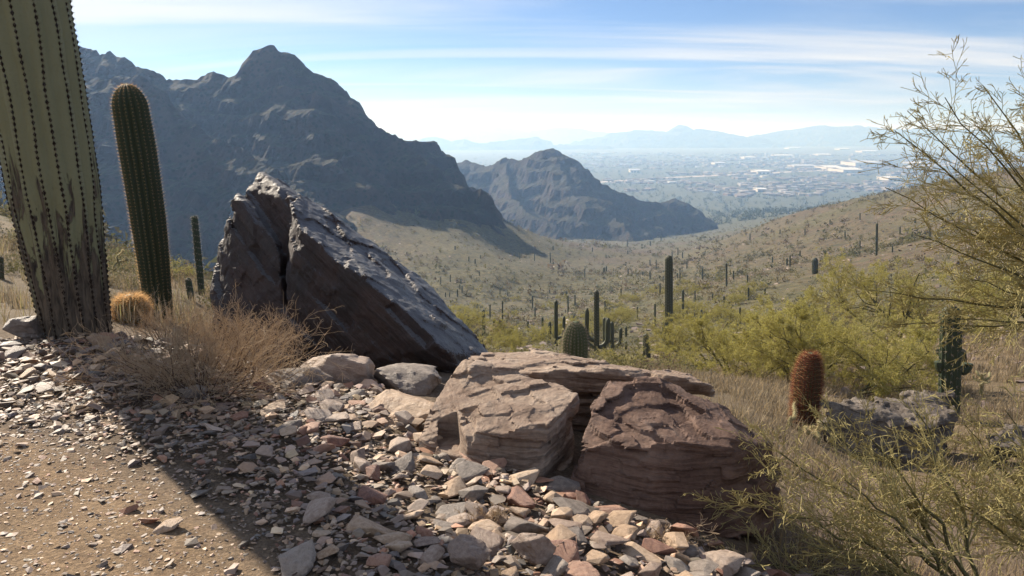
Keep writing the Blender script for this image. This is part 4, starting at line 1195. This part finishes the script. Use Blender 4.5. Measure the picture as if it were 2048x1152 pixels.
palo(1800, 690, 24, 360, 2, 'olive palo verde behind the large dark saguaro')
palo(1330, 742, 24, 220, 1, 'low green palo verde in front of the tall single column saguaro', sq=0.75)
palo(1420, 720, 29, 280, 2, 'rounded palo verde right of the tall single column saguaro', sq=0.8)
palo(1575, 735, 20, 330, 1, 'yellow green palo verde filling the gap left of the wide palo verde', sq=0.8)
palo(1900, 640, 30, 330, 1, 'low olive palo verde on the slope above the large dark saguaro', sq=0.7)
palo(2060, 640, 26, 260, 0, 'palo verde on the scrub slope above the slender saguaro')
palo(1040, 712, 27, 170, 1, 'bright green palo verde between the tilted boulder and the barrel cactus', sq=0.8)
palo(975, 712, 33, 150, 2, 'small palo verde at the right foot of the tilted boulder', sq=0.7)
palo(1255, 725, 31, 150, 1, 'low palo verde beside the three pronged saguaro', sq=0.7)
palo(350, 580, 24, 130, 2, 'small bushy palo verde on the slope behind the young saguaro', sq=0.7)
rq = np.random.default_rng(33)
for k in range(46):
    px, py = rq.uniform(900, 1560), rq.uniform(600, 690)
    if px > 1300: py = rq.uniform(560, 660)
    b = gpix(px, py, 30)
    palo(px, py, b[1], rq.uniform(3.2, 5.2) / math.hypot(b[1], b[2]) * FPX, int(rq.integers(0, 3)), 'green palo verde in the brush of the valley floor', 'palo verdes on the valley floor', rq.uniform(0, 6), rq.uniform(0.6, 0.9))
# near branches from a tree standing right of the view
def near_palo(base, paths, seed, label, spec, r=0.016, leaf=True, rt=0.0016):
    g = Grow(seed)
    base = np.asarray(base)
    o = thing('palo_verde_tree', base, label, 'tree')
    for pts in paths: g.path([np.asarray(q) - base for q in pts], r, spec)
    V, F = g.mesh(0, 1, 6, 0.002); link('limbs', np_mesh('limbs', V, F, M_PV_BARK, True), o)
    V, F = g.mesh(1, 9, 3, rt); link('twigs', np_mesh('twigs', V, F, M_PV_TWIG), o)['kind'] = 'stuff'
    if leaf:
        V, F = g.leaves(2, 0.006, 2, 0.006); link('leaves', np_mesh('leaves', V, F, M_PV_LEAF), o)['kind'] = 'stuff'
    return o
NB = [(5, 0.1, 0, 14, 0.40, 0.30, 0.2), (6, 0.13, 0.0, 9, 0.5, 0.42, 0.12), (4, 0.16, 0.0, 4, 0.6, 0.42, 0.1), (2, 0.2, 0.0, 0, 0, 0, 0)]
tb = P(2290, 900, 6.6); tb[2] = gz(tb[0], tb[1]) - 0.03
trunk_top = P(2230, 600, 6.5)
tips = [(1790,262,6.0),(1815,222,6.6),(1890,195,6.2),(1965,170,6.4),(2050,160,6.0),(1770,375,6.8),(1830,470,6.1),(1740,580,6.6),(1790,650,6.9),(1900,330,5.9),(2060,260,6.7),(1940,560,6.3),(1980,420,6.8),(2000,300,6.2),(2020,480,6.4),(1900,640,6.6),(2000,600,6.9),(1860,420,7.0),(1950,250,7.0)]
near_palo(tb, [[tb, (tb + trunk_top) / 2 + np.array((0.05, 0, 0)), trunk_top]] + [[trunk_top + np.array((0, 0, -0.1)), P((2230 + t[0]) / 2 + 25, (600 + t[1]) / 2 + 25, (6.5 + t[2]) / 2), P(*t)] for t in tips],
          77, 'bare thorny palo verde reaching in above the scrub slope', NB, 0.016, False, 0.0021)
LB_ = [(5, 0.1, 0, 17, 0.42, 0.38, 0.2), (6, 0.13, 0.0, 8, 0.55, 0.42, 0.15), (3, 0.18, 0.0, 4, 0.65, 0.45, 0.1), (2, 0.2, 0.0, 0, 0, 0, 0)]
lb = P(1960, 1230, 3.75); lb[2] = gz(lb[0], lb[1]) - 0.03
lt = [(1560,905,3.9),(1530,1000,3.6),(1640,840,4.2),(1735,870,4.0),(1690,960,3.6),(1830,820,4.3),(1600,1080,3.5),(1500,1130,3.6)]
near_palo(lb, [[lb, P((1960 + t[0]) / 2 + 30, (1230 + t[1]) / 2 - 5, (3.75 + t[2]) / 2), P(*t)] for t in lt], 78, 'low thorny palo verde bush right of the cracked boulder', LB_, 0.014, False, 0.0015)
lb = P(2180, 1200, 4.2); lb[2] = gz(lb[0], lb[1]) - 0.03
lt = [(1850,900,4.6),(1930,850,4.5),(2010,820,4.7),(1900,1000,4.0),(2060,900,4.2),(1990,1000,3.9)]
near_palo(lb, [[lb, P((2180 + t[0]) / 2 + 25, (1200 + t[1]) / 2, (4.2 + t[2]) / 2), P(*t)] for t in lt], 79, 'second thorny palo verde bush rooted beside the dead brush', LB_, 0.014, False, 0.0017)

# --- dry grass and dead brush
rg = np.random.default_rng(88)
def grass(n, xs, ys, h, spread, cols, cond, per=9):
    x = rg.uniform(*xs, n); y = rg.uniform(*ys, n)
    k = cond(x, y); x, y = x[k], y[k]
    z = ground_z(x, y) - 0.01
    m_ = len(x); Vs = []; Cs = []
    hh = h * rg.uniform(0.5, 1.3, m_)
    for q in range(per):
        a = rg.uniform(0, 2 * math.pi, m_); l = rg.uniform(0.15, 1.0, m_) * spread
        b = np.stack([x + rg.normal(0, 0.05, m_), y + rg.normal(0, 0.05, m_), z], -1)
        mid = b + np.stack([np.cos(a) * l * hh * 0.4, np.sin(a) * l * hh * 0.4, hh * 0.55 * rg.uniform(0.7, 1.1, m_)], -1)
        t = b + np.stack([np.cos(a) * l * hh, np.sin(a) * l * hh, hh * rg.uniform(0.6, 1.1, m_)], -1)
        w = np.stack([-np.sin(a), np.cos(a), 0 * a], -1) * (0.0022 + 0.00022 * y)[:, None]
        Vs.append(np.stack([b - w, b + w, mid + w * 0.8, mid - w * 0.8, t], 1).reshape(-1, 3))
        c = np.array(cols)[rg.integers(0, len(cols), m_)] * rg.uniform(0.7, 1.25, (m_, 1)); Cs.append(np.repeat(c, 5, 0))
    V = np.concatenate(Vs); C = np.concatenate(Cs)
    i = (np.arange(len(V) // 5) * 5)[:, None]
    return V, [i + np.array([[0, 1, 2, 3]]), i + np.array([[3, 2, 4]])], C
ST = [(0.36, 0.27, 0.155), (0.30, 0.235, 0.15), (0.24, 0.20, 0.14), (0.33, 0.27, 0.18), (0.20, 0.165, 0.12)]
V, F, C = grass(6400, (0.9, 13), (3.6, 21), 0.20, 0.9, ST, lambda x, y: (x > 1.25 + 0.10 * (y - 3)) & (np.abs(x) < y * 0.75 + 0.6) & (vnoise(np.stack([x, y, 0 * x], -1) / 0.8, 4) > -0.45), 11)
tag(link('dry_grass', np_mesh('dry_grass', V, F, M_SCRUB, False, C)), 'tangled dry grass and dead brush on the slope right of the boulders', 'grass', kind='stuff')
V, F, C = grass(4200, (-14, 1.0), (7.0, 22), 0.30, 0.6, ST + [(0.30, 0.27, 0.12)], lambda x, y: (x < -0.5 - 0.03 * y) & (x > -0.75 * y - 1) & (y > 7.2 + 0.1 * x) & (vnoise(np.stack([x, y, 0 * x], -1) / 1.2, 6) > -0.35), 9)
tag(link('dry_grass', np_mesh('dry_grass', V, F, M_SCRUB, False, C)), 'straw coloured grass on the slope behind the large saguaros', 'grass', kind='stuff')
# --- scrub and loose rocks over the slopes, out to the plain
def bush_shape(n, seed, fk=1.0):
    r_ = np.random.default_rng(seed)
    p = r_.normal(size=(n, 3)); p /= np.linalg.norm(p, axis=1, keepdims=True); p[:, 2] = np.abs(p[:, 2]); p *= r_.uniform(0.35, 1.0, (n, 1)) * np.array((0.5, 0.5, 0.62))
    a = r_.normal(size=(n, 3)); a /= np.linalg.norm(a, axis=1, keepdims=True); b = np.cross(a, r_.normal(size=(n, 3))); b /= np.linalg.norm(b, axis=1, keepdims=True)
    s = r_.uniform(0.10, 0.2, (n, 1)) * fk * (30 / n) ** 0.38
    return np.stack([p - a * s, p + b * s * 0.9, p + a * s], 1).reshape(-1, 3), np.arange(3 * n).reshape(-1, 3)
BF = [bush_shape(20, 500 + k, 0.8) for k in range(8)]
BM = [bush_shape(62, 540 + k, 0.64) for k in range(6)]
BN = [bush_shape(430, 600 + k, 0.60) for k in range(6)]
SCOL = np.array([(0.14, 0.13, 0.06), (0.12, 0.12, 0.065), (0.18, 0.15, 0.085), (0.15, 0.115, 0.075), (0.20, 0.18, 0.085), (0.13, 0.12, 0.08)])
def polar(n, r0, r1, a0=-40, a1=40, pw=0.0):
    r_ = np.exp(rg.uniform(math.log(r0), math.log(r1), n)); a = R_(1) * rg.uniform(a0, a1, n)
    return r_ * np.sin(a), r_ * np.cos(a), r_
x, y, r_ = polar(21000, 150, 1100)
z = ground_z(x, y)
keep = rg.random(len(x)) < 0.35 + 0.65 * (vnoise(np.stack([x, y, 0 * x], -1) / 35, 8) > 0.0)
x, y, z, r_ = x[keep], y[keep], z[keep], r_[keep]
sz = np.exp(rg.normal(0.0, 0.5, len(x))) * 1.05 * np.interp(r_, [55, 300, 1100], [0.9, 1.1, 2.4])
V, F, C = scatter(BF, np.stack([x, y, z - 0.05], -1), sz, rotmat(rg, len(x), 0.05), SCOL[rg.integers(0, 6, len(x))] * rg.uniform(0.75, 1.25, (len(x), 1)))
tag(link('desert_scrub', np_mesh('desert_scrub', V, F, M_SCRUB, False, C)), 'low desert scrub covering the far slopes and valley', 'scrub', kind='stuff')
x, y, r_ = polar(5200, 42, 170)
k = rg.random(len(x)) < 0.3 + 0.7 * (vnoise(np.stack([x, y, 0 * x], -1) / 18, 8) > 0.0)
x, y, r_ = x[k], y[k], r_[k]
V, F, C = scatter(BM, np.stack([x, y, ground_z(x, y) - 0.05], -1), np.exp(rg.normal(0.0, 0.45, len(x))), rotmat(rg, len(x), 0.05), SCOL[rg.integers(0, 6, len(x))] * rg.uniform(0.8, 1.4, (len(x), 1)))
tag(link('desert_scrub', np_mesh('desert_scrub', V, F, M_SCRUB, False, C)), 'olive shrubs covering the middle slopes of the valley', 'scrub', kind='stuff')
x, y, r_ = polar(420, 11, 50, -40, 40)
k = ~((np.abs(x - (-0.3 * y)) < 0.0)) & ((x > 0.06 * y) | (r_ > 16)) & ~((x > 0.25 * y) & (r_ < 21))
x, y, r_ = x[k], y[k], r_[k]
V, F, C = scatter(BN, np.stack([x, y, ground_z(x, y) - 0.04], -1), rg.uniform(0.45, 1.15, len(x)), rotmat(rg, len(x), 0.05), SCOL[rg.integers(0, 6, len(x))] * rg.uniform(0.9, 1.5, (len(x), 1)))
tag(link('desert_scrub', np_mesh('desert_scrub', V, F, M_SCRUB, False, C)), 'small grey green shrubs dotted over the near slope', 'scrub', kind='stuff')
x, y, r_ = polar(10500, 14, 420, -17, 40)
k = (rg.random(len(x)) < np.where(vnoise(np.stack([x, y, 0 * x], -1) / 22, 14) > 0.0, 0.9, 0.25)) & ((x > -0.06 * y) | (r_ > 120))
x, y, r_ = x[k], y[k], r_[k]
sz = np.exp(rg.normal(math.log(0.34), 0.5, len(x))) * np.interp(r_, [14, 60, 420], [0.55, 1.0, 2.0])
V, F, C = scatter(SH, np.stack([x, y, ground_z(x, y)], -1), sz, rotmat(rg, len(x), 0.25), np.array([(0.23, 0.17, 0.135)]) * rg.uniform(0.55, 1.35, (len(x), 1)))
tag(link('loose_rocks', np_mesh('loose_rocks', V, F, M_GRAVEL, False, C)), 'broken brown rocks strewn over the hillsides', 'rocks', kind='stuff')
# ================================================================== CITY ON THE PLAIN
def plain_mat(name, c, rough=0.6):
    m = NT(name); v = m.coord(); n = m.noise(v, 0.05, 4)
    m.set('Base Color', m.mix(n, tuple(x * 0.85 for x in c), tuple(min(1, x * 1.1) for x in c))); m.set('Roughness', rough)
    return m.m
M_ROOFW, M_WALL, M_ROOFG = plain_mat('white_roof', (0.6, 0.6, 0.58)), plain_mat('pale_wall', (0.5, 0.46, 0.4)), plain_mat('grey_roof', (0.45, 0.46, 0.48))
M_WIN = plain_mat('dark_glass', (0.05, 0.06, 0.07), 0.2)
def box(x0, x1, y0, y1, z0, z1):
    V = np.array([(x, y, z) for z in (z0, z1) for x, y in ((x0, y0), (x1, y0), (x1, y1), (x0, y1))])
    return V, np.array([(0, 1, 2, 3)[::-1], (4, 5, 6, 7), (0, 1, 5, 4), (1, 2, 6, 5), (2, 3, 7, 6), (3, 0, 4, 7)])
def warehouse(px, py, wpx, depth, h, label, mat, rz=0.0):
    D = (CAMZ - PLAIN) / math.tan(PITCH - math.atan((576 - py) / FPX)); b = P(px, py, D); w = 0.85 * wpx / FPX * D
    b[2] = gz(b[0], b[1]) - 0.3
    o = thing('warehouse', b, label, 'building', None, (0, 0, rz))
    link('wall', np_mesh('wall', *box(-w / 2, w / 2, 0, depth, 0, h), M_WALL), o)
    # low gabled roof with a small overhang
    e = 1.5
    V = np.array([(-w/2-e, -e, h+.02), (w/2+e, -e, h+.02), (w/2+e, depth/2, h + depth*0.03), (-w/2-e, depth/2, h + depth*0.03), (w/2+e, depth+e, h+.02), (-w/2-e, depth+e, h+.02),
                  (-w/2-e, -e, h+.8), (w/2+e, -e, h+.8), (w/2+e, depth/2, h + depth*0.03+.8), (-w/2-e, depth/2, h + depth*0.03+.8), (w/2+e, depth+e, h+.8), (-w/2-e, depth+e, h+.8)])
    link('roof', np_mesh('roof', V, [np.array([(6,7,8,9),(9,8,10,11),(3,2,1,0),(5,4,2,3),(0,1,7,6),(4,5,11,10),(1,2,8,7),(2,4,10,8),(5,3,9,11),(3,0,6,9)])], mat), o)
    for k in (-0.3, 0.0, 0.3):
        link('door', np_mesh('door', *box(k * w - 3, k * w + 3, -0.25, -0.05, 0, h * 0.55), M_WIN), o)
for (px, py, w, d, h, lab, mt) in [
  (1706,346,44,150,10,'long white roofed warehouse, largest of the bright roofs',M_ROOFW),(1668,340,36,130,9,'white roofed hall behind the largest bright roof',M_ROOFW),(1736,334,58,160,16,'pale domed grey hall beyond the largest bright roof',M_ROOFG),
  (1528,348,30,90,8,'white roofed warehouse along the pale road',M_ROOFW),(1570,314,40,110,8,'long bright roof far out on the plain',M_ROOFW),(1790,362,30,80,8,'pale flat roof near the palo verde branches',M_ROOFW),
  (1610,336,50,90,8,'thin bright roof left of the white roofed hall',M_ROOFG),(1500,318,26,90,8,'small white roof west of the long bright roof',M_ROOFW),(1650,312,30,110,8,'white roof east of the long bright roof',M_ROOFW),
  (1440,330,24,80,8,'bright low roof behind the middle hill ridge',M_ROOFG),(1740,305,36,120,9,'far white roof below the pale ridge',M_ROOFW),(1690,300,24,120,9,'far thin white roof on the hazy plain',M_ROOFW),
  (1524,384,20,40,6,'white roof at the near edge of the houses',M_ROOFW),(1590,298,28,130,9,'faint far roof in the haze',M_ROOFG),(1840,330,30,100,8,'white roof seen between palo verde branches',M_ROOFW),(1270,345,22,60,8,'pale roof right of the middle hill',M_ROOFG)]:
    warehouse(px, py, w, d, h, lab, mt, -0.05)
# pale road across the town
rp = [(1180,366),(1330,356),(1480,349),(1620,342),(1800,335),(2100,322)]
W = []
for px, py in rp:
    D = (CAMZ - PLAIN) / math.tan(PITCH - math.atan((576 - py) / FPX)); W.append(P(px, py, D)[:2])
W = np.array(W); tt = np.linspace(0, 1, 160); sI = np.linspace(0, 1, len(W))
cx_, cy_ = np.interp(tt, sI, W[:, 0]), np.interp(tt, sI, W[:, 1])
Vr = np.concatenate([np.stack([cx_, cy_ - 26, ground_z(cx_, cy_ - 26) + 0.5], -1), np.stack([cx_, cy_ + 26, ground_z(cx_, cy_ + 26) + 0.5], -1)])
kk = np.arange(159)
tag(link('road', np_mesh('road', Vr, np.stack([kk, kk + 1, kk + 161, kk + 160], -1), plain_mat('pale_road', (0.42, 0.36, 0.30), 0.9))), kind='structure')
# houses and street trees as one mass
rg = np.random.default_rng(99)
n = 4500
r_ = np.exp(rg.uniform(math.log(1500), math.log(5200), n)); a = R_(1) * rg.uniform(2, 38, n)
x, y = r_ * np.sin(a), r_ * np.cos(a)
q = vnoise(np.stack([x, y, 0 * x], -1) / 180, 3)
k = (q > -0.15) & ~((r_ < 2000) & (a < R_(8)))
k &= r_ > np.interp(np.degrees(a), [2, 15, 25, 38], [1500, 1650, 1800, 1900])
x, y, q, r_ = x[k], y[k], q[k], r_[k]
z = ground_z(x, y)
V0, F0 = box(-0.5, 0.5, -0.4, 0.4, 0.0, 0.26)
hc = np.array([(0.30, 0.27, 0.24), (0.20, 0.17, 0.145), (0.34, 0.33, 0.32), (0.2, 0.15, 0.12), (0.6, 0.6, 0.59)])[rg.choice(5, len(x), p=[0.28, 0.40, 0.10, 0.19, 0.03])]
V, F, C = scatter([(V0, F0)], np.stack([x, y, z - 0.3], -1), rg.uniform(9, 20, len(x)) * np.interp(r_, [1500, 5000], [0.9, 1.5]), rotmat(rg, len(x), 0.0), hc)
mm = NT('town_walls'); mm.set('Base Color', mm.attr()); mm.set('Roughness', 0.8)
tag(link('town_houses', np_mesh('town_houses', V, F, mm.m, False, C)), 'sprawl of small pale houses across the hazy plain', 'houses', kind='stuff')
n = 4000
r_ = np.exp(rg.uniform(math.log(900), math.log(5200), n)); a = R_(1) * rg.uniform(-3, 38, n)
x, y = r_ * np.sin(a), r_ * np.cos(a)
V, F, C = scatter(BF[:4], np.stack([x, y, ground_z(x, y) - 0.2], -1), rg.uniform(5, 13, n), rotmat(rg, n, 0.0), np.array([(0.075, 0.085, 0.045)]) * rg.uniform(0.7, 1.3, (n, 1)))
tag(link('plain_trees', np_mesh('plain_trees', V, F, M_SCRUB, False, C)), 'dark scrub and street trees spread across the plain', 'trees', kind='stuff')
